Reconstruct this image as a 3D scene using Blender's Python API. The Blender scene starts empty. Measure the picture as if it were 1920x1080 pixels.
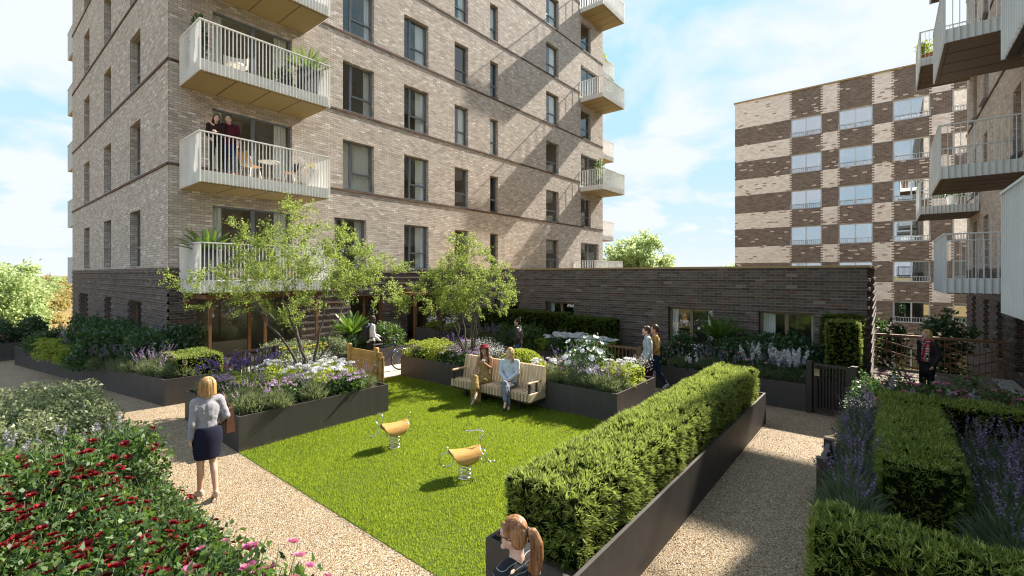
import bpy, math, random
import numpy as np
from mathutils import Vector, Matrix, Euler

R = math.radians
SC = bpy.context.scene
COL = SC.collection
PI = math.pi

# ------------------------------------------------------------------ camera
CAM_YAW = math.atan2(704.0, 860.0)
cam = bpy.data.cameras.new("camera")
cam.sensor_width = 36.0
cam.lens = 36.0 * 860.0 / 1920.0
cam.shift_y = -26.0 / 1920.0
cam.clip_start = 0.05
cam.clip_end = 6000.0
camo = bpy.data.objects.new("camera", cam)
camo.location = (0, 0, 3.0)
camo.rotation_euler = (R(90), 0, CAM_YAW - R(90))
COL.objects.link(camo)
SC.camera = camo

# ------------------------------------------------------------------ world, sun, exposure
SUN_DIR = Vector((1.0, -0.159, 0.87)).normalized()      # towards the sun
SUN_EL = math.asin(SUN_DIR.z)
SUN_AZ = math.atan2(SUN_DIR.x, SUN_DIR.y)                # clockwise from +Y
W = bpy.data.worlds.new("World")
SC.world = W
W.use_nodes = True
wn, wl = W.node_tree.nodes, W.node_tree.links
wn.clear()
wout = wn.new("ShaderNodeOutputWorld")
wbg = wn.new("ShaderNodeBackground")
wbg.inputs["Strength"].default_value = 0.15
sky = wn.new("ShaderNodeTexSky")
sky.sky_type = 'NISHITA'
sky.sun_disc = False
sky.sun_elevation = SUN_EL
sky.sun_rotation = SUN_AZ
sky.air_density = 1.0
sky.dust_density = 1.2
sky.ozone_density = 1.5
# clouds: soft noise on the view direction, flattened towards the horizon
tc = wn.new("ShaderNodeTexCoord")
sep = wn.new("ShaderNodeSeparateXYZ")
wl.new(tc.outputs["Generated"], sep.inputs[0])
def wmath(op, a, b=None, c=None):
    n = wn.new("ShaderNodeMath"); n.operation = op
    for i, v in enumerate((a, b, c)):
        if v is None: continue
        if isinstance(v, (int, float)): n.inputs[i].default_value = v
        else: wl.new(v, n.inputs[i])
    return n.outputs[0]
zden = wmath('ADD', wmath('MAXIMUM', sep.outputs[2], 0.0), 0.22)
cx = wmath('DIVIDE', sep.outputs[0], zden)
cy = wmath('DIVIDE', sep.outputs[1], zden)
comb = wn.new("ShaderNodeCombineXYZ")
wl.new(cx, comb.inputs[0]); wl.new(cy, comb.inputs[1]); comb.inputs[2].default_value = 3.7
cn = wn.new("ShaderNodeTexNoise")
cn.inputs["Scale"].default_value = 1.9
cn.inputs["Detail"].default_value = 8.0
cn.inputs["Roughness"].default_value = 0.52
cn.inputs["Distortion"].default_value = 0.35
wl.new(comb.outputs[0], cn.inputs["Vector"])
cr = wn.new("ShaderNodeValToRGB")
cr.color_ramp.elements[0].position = 0.40
cr.color_ramp.elements[0].color = (0.0, 0.0, 0.0, 1)
cr.color_ramp.elements[1].position = 0.56
cr.color_ramp.elements[1].color = (1, 1, 1, 1)
wl.new(cn.outputs["Fac"], cr.inputs["Fac"])
hazef = wmath('POWER', wmath('SUBTRACT', 1.0, wmath('MINIMUM', wmath('MAXIMUM', sep.outputs[2], 0.0), 1.0)), 6.0)
cfac = wmath('MINIMUM', wmath('MAXIMUM', wmath('MULTIPLY', cr.outputs[0], 0.92), wmath('MULTIPLY', hazef, 0.95)), 1.0)
tint = wn.new("ShaderNodeMix"); tint.data_type = 'RGBA'; tint.blend_type = 'MULTIPLY'
tint.inputs[0].default_value = 1.0
tint.inputs[7].default_value = (1.05, 1.16, 1.12, 1)
wl.new(sky.outputs[0], tint.inputs[6])
lim = wn.new("ShaderNodeMix"); lim.data_type = 'RGBA'; lim.blend_type = 'DARKEN'
lim.inputs[0].default_value = 1.0
lim.inputs[7].default_value = (1.32, 2.18, 2.66, 1)
wl.new(tint.outputs[2], lim.inputs[6])
cmix = wn.new("ShaderNodeMix"); cmix.data_type = 'RGBA'
wl.new(cfac, cmix.inputs[0])
wl.new(lim.outputs[2], cmix.inputs[6])
cmix.inputs[7].default_value = (2.45, 2.56, 2.78, 1)
wl.new(cmix.outputs[2], wbg.inputs["Color"])
wl.new(wbg.outputs[0], wout.inputs[0])

sund = bpy.data.lights.new("sun", 'SUN')
sund.energy = 5.0
sund.angle = R(0.6)
sund.color = (1.0, 0.90, 0.77)
suno = bpy.data.objects.new("sun", sund)
suno.rotation_euler = (-SUN_DIR).to_track_quat('-Z', 'Y').to_euler()
suno.location = (40, -8, 40)
COL.objects.link(suno)

SC.view_settings.view_transform = 'Standard'
SC.view_settings.look = 'None'
SC.view_settings.exposure = 1.38
SC.view_settings.gamma = 1.0
SC.render.engine = 'CYCLES'
SC.cycles.use_denoising = True
SC.cycles.filter_width = 1.15
SC.cycles.max_bounces = 7
SC.cycles.diffuse_bounces = 3
SC.cycles.glossy_bounces = 3
SC.cycles.transmission_bounces = 3
SC.cycles.transparent_max_bounces = 12
SC.cycles.caustics_reflective = False
SC.cycles.caustics_refractive = False
SC.cycles.sample_clamp_indirect = 6.0

# ------------------------------------------------------------------ object helpers
def thing(name, label, cat, loc=(0, 0, 0), rotz=0.0, group=None):
    o = bpy.data.objects.new(name, None)
    o.empty_display_size = 0.1
    o.location = loc
    o.rotation_euler = (0, 0, rotz)
    COL.objects.link(o)
    o['label'] = label
    o['category'] = cat
    if group: o['group'] = group
    return o

def tag(o, label=None, cat=None, group=None, kind=None):
    if label: o['label'] = label
    if cat: o['category'] = cat
    if group: o['group'] = group
    if kind: o['kind'] = kind
    return o

def link(name, me, mat, parent=None, world=False):
    if mat is not None:
        for m in (mat if isinstance(mat, (list, tuple)) else [mat]):
            me.materials.append(m)
    o = bpy.data.objects.new(name, me)
    COL.objects.link(o)
    if parent is not None:
        o.parent = parent
        if world:                      # the mesh is in world coordinates
            p = parent
            chain = Matrix.Identity(4)
            ms = []
            while p is not None:
                ms.append(p.matrix_parent_inverse @ Matrix.LocRotScale(p.location, p.rotation_euler, p.scale))
                p = p.parent
            for m in reversed(ms): chain = chain @ m
            o.matrix_parent_inverse = chain.inverted()
    return o

def np_mesh(name, V, F, smooth=False, mi=None):
    V = np.asarray(V, dtype=np.float32).reshape(-1, 3)
    F = np.asarray(F, dtype=np.int32)
    me = bpy.data.meshes.new(name)
    me.vertices.add(len(V)); me.vertices.foreach_set("co", V.ravel())
    k = F.shape[1]
    me.loops.add(F.size); me.loops.foreach_set("vertex_index", F.ravel())
    me.polygons.add(len(F))
    me.polygons.foreach_set("loop_start", np.arange(0, F.size, k, dtype=np.int32))
    me.polygons.foreach_set("loop_total", np.full(len(F), k, dtype=np.int32))
    if smooth: me.polygons.foreach_set("use_smooth", np.ones(len(F), dtype=bool))
    if mi is not None: me.polygons.foreach_set("material_index", np.asarray(mi, dtype=np.int32))
    me.update(calc_edges=True)
    return me

class MB:
    """collects simple shapes into one mesh"""
    def __init__(self): self.v, self.f, self.m, self.s = [], [], [], []
    def add(self, vs, fs, m=0, smooth=False):
        b = len(self.v)
        self.v += [tuple(p) for p in vs]
        for q in fs:
            self.f.append(tuple(i + b for i in q)); self.m.append(m); self.s.append(smooth)
    def box(self, x0, x1, y0, y1, z0, z1, m=0):
        self.add([(x0,y0,z0),(x1,y0,z0),(x1,y1,z0),(x0,y1,z0),(x0,y0,z1),(x1,y0,z1),(x1,y1,z1),(x0,y1,z1)],
                 [(0,3,2,1),(4,5,6,7),(0,1,5,4),(1,2,6,5),(2,3,7,6),(3,0,4,7)], m)
    def bbox(self, x0, x1, y0, y1, z0, z1, b=0.006, m=0):
        """box with chamfered edges"""
        X, Y, Z = (x0, x1), (y0, y1), (z0, z1)
        vs, idx = [], {}
        for i in (0, 1):
            for j in (0, 1):
                for k in (0, 1):
                    sx, sy, sz = (1 - 2*i)*b, (1 - 2*j)*b, (1 - 2*k)*b
                    for a, p in enumerate(((X[i], Y[j]+sy, Z[k]+sz), (X[i]+sx, Y[j], Z[k]+sz), (X[i]+sx, Y[j]+sy, Z[k]))):
                        idx[i, j, k, a] = len(vs); vs.append(p)
        fs = []
        for i in (0, 1): fs.append([idx[i,0,0,0], idx[i,1,0,0], idx[i,1,1,0], idx[i,0,1,0]])
        for j in (0, 1): fs.append([idx[0,j,0,1], idx[1,j,0,1], idx[1,j,1,1], idx[0,j,1,1]])
        for k in (0, 1): fs.append([idx[0,0,k,2], idx[1,0,k,2], idx[1,1,k,2], idx[0,1,k,2]])
        for i in (0, 1):
            for j in (0, 1): fs.append([idx[i,j,0,0], idx[i,j,0,1], idx[i,j,1,1], idx[i,j,1,0]])
            for k in (0, 1): fs.append([idx[i,0,k,0], idx[i,0,k,2], idx[i,1,k,2], idx[i,1,k,0]])
        for j in (0, 1):
            for k in (0, 1): fs.append([idx[0,j,k,1], idx[0,j,k,2], idx[1,j,k,2], idx[1,j,k,1]])
        for i in (0, 1):
            for j in (0, 1):
                for k in (0, 1): fs.append([idx[i,j,k,0], idx[i,j,k,1], idx[i,j,k,2]])
        self.add(vs, fs, m)
    def bar(self, p, q, w, h, m=0, up=(0, 0, 1)):
        """rectangular bar from p to q, w sideways, h along up"""
        p, q = Vector(p), Vector(q); d = (q - p).normalized(); up = Vector(up)
        s = d.cross(up)
        if s.length < 1e-4: s = d.cross(Vector((1, 0, 0)))
        s.normalize(); u = s.cross(d).normalized()
        vs = [c + s*(a*w/2) + u*(b*h/2) for c in (p, q) for a, b in ((-1,-1),(1,-1),(1,1),(-1,1))]
        self.add(vs, [(0,1,2,3),(7,6,5,4),(0,4,5,1),(1,5,6,2),(2,6,7,3),(3,7,4,0)], m)
    def tube(self, pts, r, n=8, m=0, cap=True):
        pts = [Vector(p) for p in pts]
        rs = r if isinstance(r, (list, tuple)) else [r]*len(pts)
        vs, fs = [], []
        prev = None
        for i, p in enumerate(pts):
            d = (pts[min(i+1, len(pts)-1)] - pts[max(i-1, 0)])
            if d.length < 1e-9: d = Vector((0,0,1))
            d.normalize()
            if prev is None:
                a = d.cross(Vector((0, 0, 1)) if abs(d.z) < .9 else Vector((1, 0, 0))).normalized()
            else:
                a = (prev - d*prev.dot(d))
                a = a.normalized() if a.length > 1e-6 else d.orthogonal().normalized()
            prev = a; b = d.cross(a)
            for k in range(n):
                t = 2*PI*k/n
                vs.append(p + (a*math.cos(t) + b*math.sin(t))*rs[i])
        for i in range(len(pts)-1):
            for k in range(n):
                fs.append((i*n+k, i*n+(k+1) % n, (i+1)*n+(k+1) % n, (i+1)*n+k))
        if cap:
            fs.append(tuple(range(n-1, -1, -1))); fs.append(tuple((len(pts)-1)*n+k for k in range(n)))
        self.add(vs, fs, m, True)
    def ring(self, c, r, rr, ax, n=24, k=6, m=0, a0=0, a1=2*PI):
        c, ax = Vector(c), Vector(ax).normalized()
        a = ax.orthogonal().normalized() if abs(ax.z) > .95 else ax.cross(Vector((0,0,1))).normalized()
        b = ax.cross(a)
        pts = [c + (a*math.cos(t) + b*math.sin(t))*r for t in [a0 + (a1-a0)*i/n for i in range(n+1)]]
        self.tube(pts, rr, k, m)
    def sphere(self, c, r, n=12, k=8, m=0, rot=None):
        c = Vector(c); r = r if isinstance(r, (tuple, list)) else (r, r, r)
        vs, fs = [], []
        for j in range(1, k):
            ph = PI*j/k
            for i in range(n):
                th = 2*PI*i/n
                p = Vector((r[0]*math.sin(ph)*math.cos(th), r[1]*math.sin(ph)*math.sin(th), r[2]*math.cos(ph)))
                vs.append(c + (rot @ p if rot else p))
        top, bot = Vector((0, 0, r[2])), Vector((0, 0, -r[2]))
        vs.append(c + (rot @ top if rot else top)); vs.append(c + (rot @ bot if rot else bot))
        T, B = len(vs)-2, len(vs)-1
        for j in range(k-2):
            for i in range(n): fs.append((j*n+i, (j+1)*n+i, (j+1)*n+(i+1) % n, j*n+(i+1) % n))
        for i in range(n):
            fs.append((T, i, (i+1) % n)); fs.append((B, (k-2)*n+(i+1) % n, (k-2)*n+i))
        self.add(vs, fs, m, True)
    def cap(self, p, q, r0, r1, n=12):
        """tapered capsule"""
        p, q = Vector(p), Vector(q); d = q - p
        L = d.length; d = d.normalized() if L > 1e-6 else Vector((0, 0, 1))
        a = d.orthogonal().normalized(); b = d.cross(a)
        prof = [(-r0*math.cos(t), r0*math.sin(t)) for t in (0.35, .75, 1.15, PI/2)] + \
               [(L + r1*math.cos(t), r1*math.sin(t)) for t in (PI/2, 1.15, .75, .35)]
        vs = [p + d*x + (a*math.cos(2*PI*i/n) + b*math.sin(2*PI*i/n))*y for x, y in prof for i in range(n)]
        fs = [(j*n+i, j*n+(i+1) % n, (j+1)*n+(i+1) % n, (j+1)*n+i) for j in range(len(prof)-1) for i in range(n)]
        fs.append(tuple(range(n-1, -1, -1))); fs.append(tuple((len(prof)-1)*n+i for i in range(n)))
        self.add(vs, fs, 0, True)
    def loft(self, rings, m=0, cap=True, close=True, smooth=True):
        n = len(rings[0]); vs = [p for r in rings for p in r]; fs = []
        for j in range(len(rings)-1):
            for i in range(n if close else n-1):
                fs.append((j*n+i, j*n+(i+1) % n, (j+1)*n+(i+1) % n, (j+1)*n+i))
        if cap and close:
            fs.append(tuple(range(n-1, -1, -1))); fs.append(tuple((len(rings)-1)*n+i for i in range(n)))
        self.add(vs, fs, m, smooth)
    def lathe(self, prof, c=(0, 0, 0), n=20, m=0, sx=1, sy=1):
        rings = [[(c[0]+r*sx*math.cos(2*PI*i/n), c[1]+r*sy*math.sin(2*PI*i/n), c[2]+z) for i in range(n)] for r, z in prof]
        self.loft(rings, m)
    def prism(self, poly, z0, z1, m=0):
        n = len(poly)
        vs = [(x, y, z0) for x, y in poly] + [(x, y, z1) for x, y in poly]
        fs = [tuple(range(n-1, -1, -1)), tuple(range(n, 2*n))] + [(i, (i+1) % n, n+(i+1) % n, n+i) for i in range(n)]
        self.add(vs, fs, m)
    def mesh(self, name):
        me = bpy.data.meshes.new(name)
        me.from_pydata([tuple(p) for p in self.v], [], self.f)
        me.polygons.foreach_set("material_index", self.m)
        me.polygons.foreach_set("use_smooth", self.s)
        me.update()
        return me
    def build(self, name, mat, parent=None, world=False):
        return link(name, self.mesh(name), mat, parent, world)

def dup(root, loc, rotz=0.0, scale=1.0, label=None, group=None):
    r = root.copy(); COL.objects.link(r)
    r.location = loc; r.rotation_euler = (0, 0, rotz)
    r.scale = (scale,)*3 if not isinstance(scale, tuple) else scale
    if label: r['label'] = label
    if group: r['group'] = group
    def rec(src, dst):
        for ch in src.children:
            c = ch.copy(); COL.objects.link(c); c.parent = dst
            rec(ch, c)
    rec(root, r)
    return r

# ------------------------------------------------------------------ material helpers
class NT:
    def __init__(self, name):
        self.mat = bpy.data.materials.new(name); self.mat.use_nodes = True
        self.n, self.l = self.mat.node_tree.nodes, self.mat.node_tree.links
        self.n.clear()
        self.out = self.n.new("ShaderNodeOutputMaterial")
    def new(self, t, **kw):
        x = self.n.new("ShaderNode" + t)
        for k, v in kw.items(): setattr(x, k, v)
        return x
    def put(self, sock, v):
        if isinstance(v, bpy.types.NodeSocket): self.l.new(v, sock)
        elif isinstance(v, (tuple, list)) and len(v) == 3 and sock.type == 'RGBA': sock.default_value = (*v, 1)
        else: sock.default_value = v
    def math(self, op, a, b=None, c=None):
        x = self.new("Math", operation=op)
        for i, v in enumerate((a, b, c)):
            if v is not None: self.put(x.inputs[i], v)
        return x.outputs[0]
    def mix(self, f, a, b, mode='MIX'):
        x = self.new("Mix", data_type='RGBA', blend_type=mode)
        self.put(x.inputs[0], f); self.put(x.inputs[6], a); self.put(x.inputs[7], b)
        return x.outputs[2]
    def ramp(self, f, stops, const=False):
        x = self.new("ValToRGB"); r = x.color_ramp
        if const: r.interpolation = 'CONSTANT'
        while len(r.elements) < len(stops): r.elements.new(0.5)
        for e, (p, c) in zip(r.elements, stops):
            e.position = p; e.color = (*c, 1) if len(c) == 3 else c
        self.put(x.inputs[0], f)
        return x.outputs[0]
    def noise(self, scale, detail=3.0, vec=None, rough=.5):
        x = self.new("TexNoise"); x.inputs["Scale"].default_value = scale
        x.inputs["Detail"].default_value = detail; x.inputs["Roughness"].default_value = rough
        if vec is not None: self.l.new(vec, x.inputs["Vector"])
        return x.outputs["Fac"]
    def obj(self): return self.new("TexCoord").outputs["Object"]
    def pos(self): return self.new("NewGeometry").outputs["Position"]
    def principled(self, color, rough=.6, metal=0.0, spec=.5, normal=None, **kw):
        p = self.new("BsdfPrincipled")
        self.put(p.inputs["Base Color"], color); self.put(p.inputs["Roughness"], rough)
        self.put(p.inputs["Metallic"], metal); self.put(p.inputs["Specular IOR Level"], spec)
        if normal is not None: self.l.new(normal, p.inputs["Normal"])
        for k, v in kw.items(): self.put(p.inputs[k], v)
        return p.outputs[0]
    def bump(self, h, strength=.3, dist=.01):
        b = self.new("Bump"); b.inputs["Strength"].default_value = strength; b.inputs["Distance"].default_value = dist
        self.put(b.inputs["Height"], h)
        return b.outputs[0]
    def done(self, shader):
        self.l.new(shader, self.out.inputs[0]); return self.mat

def pmat(name, c1, c2=None, scale=8.0, rough=.6, metal=0.0, spec=.5, bump=0.0, bs=None, detail=4.0):
    t = NT(name)
    if c2 is None: c2 = tuple(c*.82 for c in c1)
    v = t.obj()
    col = t.mix(t.ramp(t.noise(scale, detail, v), [(.3, (0, 0, 0)), (.7, (1, 1, 1))]), c1, c2)
    nrm = t.bump(t.noise(bs or scale*6, 3, v), bump, .004) if bump else None
    return t.done(t.principled(col, rough, metal, spec, nrm))

def leafmat(name, c1, c2, c3=None, trans=.45, tcol=None, rough=.5, spec=.35):
    """leaves: each leaf is a mesh island and has its own tint; light passes through"""
    t = NT(name)
    g = t.new("NewGeometry")
    stops = [(0.0, c1), (.5, c2), (1.0, c3 or c2)]
    col = t.ramp(g.outputs["Random Per Island"], stops)
    p = t.principled(col, rough, 0, spec)
    tr = t.new("BsdfTranslucent")
    tcol2 = t.mix(.65, col, tcol or tuple(min(1, c*1.9) for c in c2))
    t.put(tr.inputs[0], tcol2)
    m = t.new("MixShader"); m.inputs[0].default_value = trans
    t.l.new(p, m.inputs[1]); t.l.new(tr.outputs[0], m.inputs[2])
    return t.done(m.outputs[0])

def brick_uv(t):
    g = t.new("NewGeometry")
    sp = t.new("SeparateXYZ"); t.l.new(g.outputs["Position"], sp.inputs[0])
    sn = t.new("SeparateXYZ"); t.l.new(g.outputs["True Normal"], sn.inputs[0])
    isx = t.math('GREATER_THAN', t.math('ABSOLUTE', sn.outputs[0]), .6)
    u = t.math('ADD', t.math('MULTIPLY', sp.outputs[1], isx), t.math('MULTIPLY', sp.outputs[0], t.math('SUBTRACT', 1.0, isx)))
    return u, sp.outputs[2], g

def brick_ids(t, u, v, bw, bh, mw):
    vr = t.math('DIVIDE', v, bh)
    row = t.math('FLOOR', vr)
    par = t.math('FLOORED_MODULO', row, 2.0)
    ur = t.math('ADD', t.math('DIVIDE', u, bw), t.math('MULTIPLY', par, .5))
    colid = t.math('FLOOR', ur)
    fu = t.math('FRACT', ur); fv = t.math('FRACT', vr)
    mu = t.math('LESS_THAN', fu, mw/bw); mv = t.math('LESS_THAN', fv, mw/bh)
    mort = t.math('MAXIMUM', mu, mv)
    cb = t.new("CombineXYZ"); t.l.new(row, cb.inputs[0]); t.l.new(colid, cb.inputs[1])
    wn_ = t.new("TexWhiteNoise", noise_dimensions='2D'); t.l.new(cb.outputs[0], wn_.inputs["Vector"])
    return mort, wn_.outputs["Value"], row, par

def brickmat(name, stops, mortar, bw=.225, bh=.075, mw=.011, rough=.85, bump=.5, stain=.12, spec=.3):
    t = NT(name)
    u, v, g = brick_uv(t)
    mort, rnd, row, par = brick_ids(t, u, v, bw, bh, mw)
    col = t.ramp(rnd, stops, const=False)
    n1 = t.noise(1.3, 5, g.outputs["Position"])
    n2 = t.noise(45, 3, g.outputs["Position"])
    col = t.mix(t.math('MULTIPLY', n2, .35), col, (.5, .5, .5), 'SOFT_LIGHT')
    col = t.mix(t.math('MULTIPLY', t.ramp(n1, [(.35, (0,)*3), (.7, (1,)*3)]), stain), col, (.12, .10, .09))
    col = t.mix(mort, col, mortar)
    h = t.math('ADD', t.math('MULTIPLY', mort, -1.0), t.math('MULTIPLY', n2, .35))
    return t.done(t.principled(col, rough, 0, spec, t.bump(h, bump, .006)))
# ================================================================== materials
M = {}
M['brick_light'] = brickmat("light_brick", [(0, (.36, .315, .275)), (.3, (.48, .43, .38)), (.6, (.57, .51, .455)), (.82, (.42, .37, .32)), (1, (.72, .675, .625))], (.22, .20, .18), stain=.10)
M['brick_dark'] = brickmat("dark_brick", [(0, (.045, .043, .044)), (.35, (.080, .075, .076)), (.6, (.118, .110, .110)), (.85, (.090, .074, .072)), (.95, (.13, .055, .050)), (1, (.22, .215, .22))], (.27, .19, .13), bw=.24, mw=.010, stain=.08)
M['brick_pav'] = brickmat('pavilion_brick', [(0, (.070, .064, .060)), (.35, (.100, .092, .086)), (.6, (.135, .124, .116)), (.85, (.110, .092, .083)), (.95, (.13, .070, .060)), (1, (.22, .21, .20))], (.29, .21, .145), bw=.24, mw=.010, stain=.08)
M['brick_band'] = brickmat("band_brick", [(0, (.05, .033, .03)), (.5, (.09, .055, .045)), (1, (.14, .085, .065))], (.20, .14, .10), bw=.215, bh=.2)
M['white_metal'] = pmat("white_metal", (.80, .80, .775), (.72, .73, .71), 3, .42, bump=.02)
M['cool_metal'] = pmat("pale_grey_metal", (.72, .76, .765), (.66, .70, .71), 3, .42, bump=.02)
M['soffit'] = pmat("bounce_gold_soffit", (.34, .25, .11), (.29, .21, .09), 30, .55, spec=.4, bump=.1)  # gold tone has warm bounced light put into the colour
M['soffit_dark'] = pmat("bronze_soffit", (.10, .062, .026), (.075, .046, .02), 30, .5, spec=.5, bump=.1)
M['joint'] = pmat("dark_joint", (.05, .042, .03), None, 10, .8)
M['frame_grey'] = pmat("grey_frame", (.17, .195, .225), (.14, .165, .19), 5, .4)
M['frame_pale'] = pmat("pale_frame", (.55, .60, .64), (.50, .55, .59), 5, .4)
M['timber_frame'] = pmat("orange_timber", (.20, .095, .030), (.15, .07, .022), 6, .5, bump=.1)
M['bronze'] = pmat("bronze_metal", (.19, .12, .06), (.15, .095, .045), 5, .42, metal=.3)
M['olive_frame'] = pmat("olive_bronze_frame", (.21, .155, .085), (.17, .125, .07), 5, .45)
M['coping'] = pmat("gold_coping", (.36, .25, .11), (.30, .21, .09), 4, .5)
t = NT("dark_planter")
p = t.pos(); mp = t.new("Mapping"); mp.inputs["Scale"].default_value = (7, 7, .5); t.l.new(p, mp.inputs[0])
sz = t.new("SeparateXYZ"); t.l.new(p, sz.inputs[0])
c = t.mix(t.noise(160, 2, p), (.036, .033, .032), (.066, .060, .057))
c = t.mix(t.ramp(t.noise(1.0, 4, mp.outputs[0]), [(.48, (0,)*3), (.75, (.45,)*3)]), c, (.085, .076, .068))
c = t.mix(t.math('MULTIPLY', t.ramp(sz.outputs[2], [(0.0, (1,)*3), (.09, (0,)*3)]), t.ramp(t.noise(6, 4, p), [(.4, (0,)*3), (.7, (.6,)*3)])), c, (.16, .12, .08))
M['planter'] = t.done(t.principled(c, t.math('ADD', .45, t.math('MULTIPLY', t.noise(3, 3, p), .25)), 0, .4, t.bump(t.noise(220, 2, p), .12, .003)))
M['soil'] = pmat("soil", (.055, .032, .018), (.03, .018, .01), 22, .95, bump=.8)
M['black_metal'] = pmat("black_metal", (.045, .036, .030), (.035, .028, .024), 6, .4)
M['brown_metal'] = pmat("brown_metal", (.27, .15, .07), (.22, .12, .055), 6, .45)
M['steel'] = pmat("polished_steel", (.72, .73, .74), (.66, .67, .68), 3, .14, metal=1.0)
M['inner'] = pmat("inner_plaster", (.70, .62, .51), (.64, .56, .46), 2, .8)
M['inner_dark'] = pmat("inner_dark", (.40, .34, .27), (.32, .27, .22), 2, .8)
M['inner_warm'] = pmat("inner_warm", (.62, .42, .18), (.5, .33, .13), 2, .8)

def glassmat(name, tint, boost, body=0.0, bcol=(.02, .025, .03)):
    t = NT(name)
    fr = t.new("LayerWeight"); fr.inputs[0].default_value = .5
    f = t.math('MINIMUM', t.math('ADD', t.math('MULTIPLY', t.math('POWER', fr.outputs["Facing"], 4.0), .75), .035 + boost), 1.0)
    tr = t.new("BsdfTransparent"); t.put(tr.inputs[0], tint)
    gl = t.new("BsdfGlossy"); gl.inputs["Roughness"].default_value = 0.006; t.put(gl.inputs[0], (.95, .97, 1))
    sh = tr.outputs[0]
    if body:
        df = t.new("BsdfDiffuse"); t.put(df.inputs[0], bcol)
        mb = t.new("MixShader"); mb.inputs[0].default_value = body
        t.l.new(sh, mb.inputs[1]); t.l.new(df.outputs[0], mb.inputs[2]); sh = mb.outputs[0]
    m = t.new("MixShader"); t.l.new(f, m.inputs[0]); t.l.new(sh, m.inputs[1]); t.l.new(gl.outputs[0], m.inputs[2])
    return t.done(m.outputs[0])
M['glass'] = glassmat("window_glass", (.95, .97, .96), .02)
M['glass_blue'] = glassmat("far_window_glass", (.75, .8, .82), .40)

def clothmat(name, c, trans=.4):
    t = NT(name)
    d = t.principled(c, .85, 0, .2)
    tr = t.new("BsdfTranslucent"); t.put(tr.inputs[0], c)
    m = t.new("MixShader"); m.inputs[0].default_value = trans
    t.l.new(d, m.inputs[1]); t.l.new(tr.outputs[0], m.inputs[2])
    return t.done(m.outputs[0])
M['curtain'] = clothmat("white_curtain", (.90, .90, .89), .12)
M['curtain_grey'] = clothmat("grey_curtain", (.80, .77, .73), .12)

# gravel: bound pebbles in beige, brown and white
def gravelmat(name, stops, scale=75.0, wet=.0):
    t = NT(name)
    p = t.pos()
    v1 = t.new("TexVoronoi"); v1.inputs["Scale"].default_value = scale; t.l.new(p, v1.inputs["Vector"])
    cs = t.new("SeparateColor"); t.l.new(v1.outputs["Color"], cs.inputs[0])
    col = t.ramp(cs.outputs[0], stops)
    edge = t.ramp(v1.outputs["Distance"], [(.30, (0, 0, 0)), (.75, (1, 1, 1))])
    col = t.mix(t.math('MULTIPLY', edge, .5), col, (.10, .08, .055))
    big = t.noise(.9, 5, p)
    col = t.mix(t.ramp(big, [(.38, (0, 0, 0)), (.68, (.30,)*3)]), col, (.20, .155, .11))
    h = t.math('SUBTRACT', 1.0, v1.outputs["Distance"])
    return t.done(t.principled(col, .8, 0, .35, t.bump(h, .9, .012)))
M['gravel'] = gravelmat("gravel", [(0, (.11, .062, .026)), (.2, (.30, .19, .085)), (.45, (.44, .33, .19)), (.7, (.54, .45, .31)), (.88, (.36, .31, .24)), (1, (.82, .78, .68))])
M['white_gravel'] = gravelmat("white_gravel", [(0, (.3, .28, .25)), (.5, (.55, .53, .5)), (1, (.8, .79, .76))], 40)

def pavermat(name, stops, mort, bw, bh, mw=.008):
    t = NT(name)
    g = t.new("NewGeometry"); sp = t.new("SeparateXYZ"); t.l.new(g.outputs["Position"], sp.inputs[0])
    mo, rnd, row, par = brick_ids(t, sp.outputs[0], sp.outputs[1], bw, bh, mw)
    col = t.ramp(rnd, stops)
    n = t.noise(14, 5, g.outputs["Position"])
    col = t.mix(t.math('MULTIPLY', n, .4), col, (.4, .38, .35), 'SOFT_LIGHT')
    col = t.mix(mo, col, mort)
    return t.done(t.principled(col, .8, 0, .3, t.bump(t.math('ADD', t.math('MULTIPLY', mo, -1), t.math('MULTIPLY', n, .3)), .4, .006)))
M['pavers_dark'] = pavermat("block_paving", [(0, (.12, .095, .08)), (.5, (.19, .15, .125)), (1, (.26, .21, .17))], (.06, .05, .04), .2, .1)
M['pavers_pale'] = pavermat("pale_paving", [(0, (.44, .40, .35)), (.5, (.52, .48, .42)), (1, (.58, .54, .48))], (.25, .22, .19), .6, .3)

t = NT("far_ground")
p = t.pos()
c = t.ramp(t.noise(.02, 6, p), [(.3, (.10, .11, .04)), (.5, (.26, .17, .07)), (.65, (.17, .16, .06)), (.8, (.36, .29, .19))])
c = t.mix(t.math('MULTIPLY', t.noise(.3, 4, p), .5), c, (.30, .22, .10))
M['far_ground'] = t.done(t.principled(c, .95, 0, .1))
t = NT("lawn_soil")
p = t.pos()
M['lawn'] = t.done(t.principled(t.mix(t.noise(25, 4, p), (.045, .075, .012), (.085, .125, .02)), .9, 0, .1))

# ================================================================== ground, terrace, paths
def sheet(name, poly, z, mat, kind='structure', thick=None):
    mb = MB()
    if thick: mb.prism(poly, z - thick, z)
    else: mb.add([(x, y, z) for x, y in poly], [tuple(range(len(poly)))])
    o = mb.build(name, mat)
    o['kind'] = kind
    return o
def rect(x0, x1, y0, y1): return [(x0, y0), (x1, y0), (x1, y1), (x0, y1)]
sheet('ground', rect(-2500, 2500, -2500, 2500), -4.6, M['far_ground'])
mb = MB(); mb.box(-8, 19.0, -3.0, 28.2, -4.596, 0.0); mb.box(-8, 34, 28.2, 34, -4.596, -.02); mb.box(19.0, 34, .40, 28.2, -4.596, -.02)
tag(mb.build('terrace', M['gravel']), kind='structure')
sheet('lawn', rect(3.05, 8.40, 2.84, 8.43), .004, M['lawn'])
sheet('lawn_strip', rect(6.03, 8.40, 8.43, 11.1), .004, M['lawn'])
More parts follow.
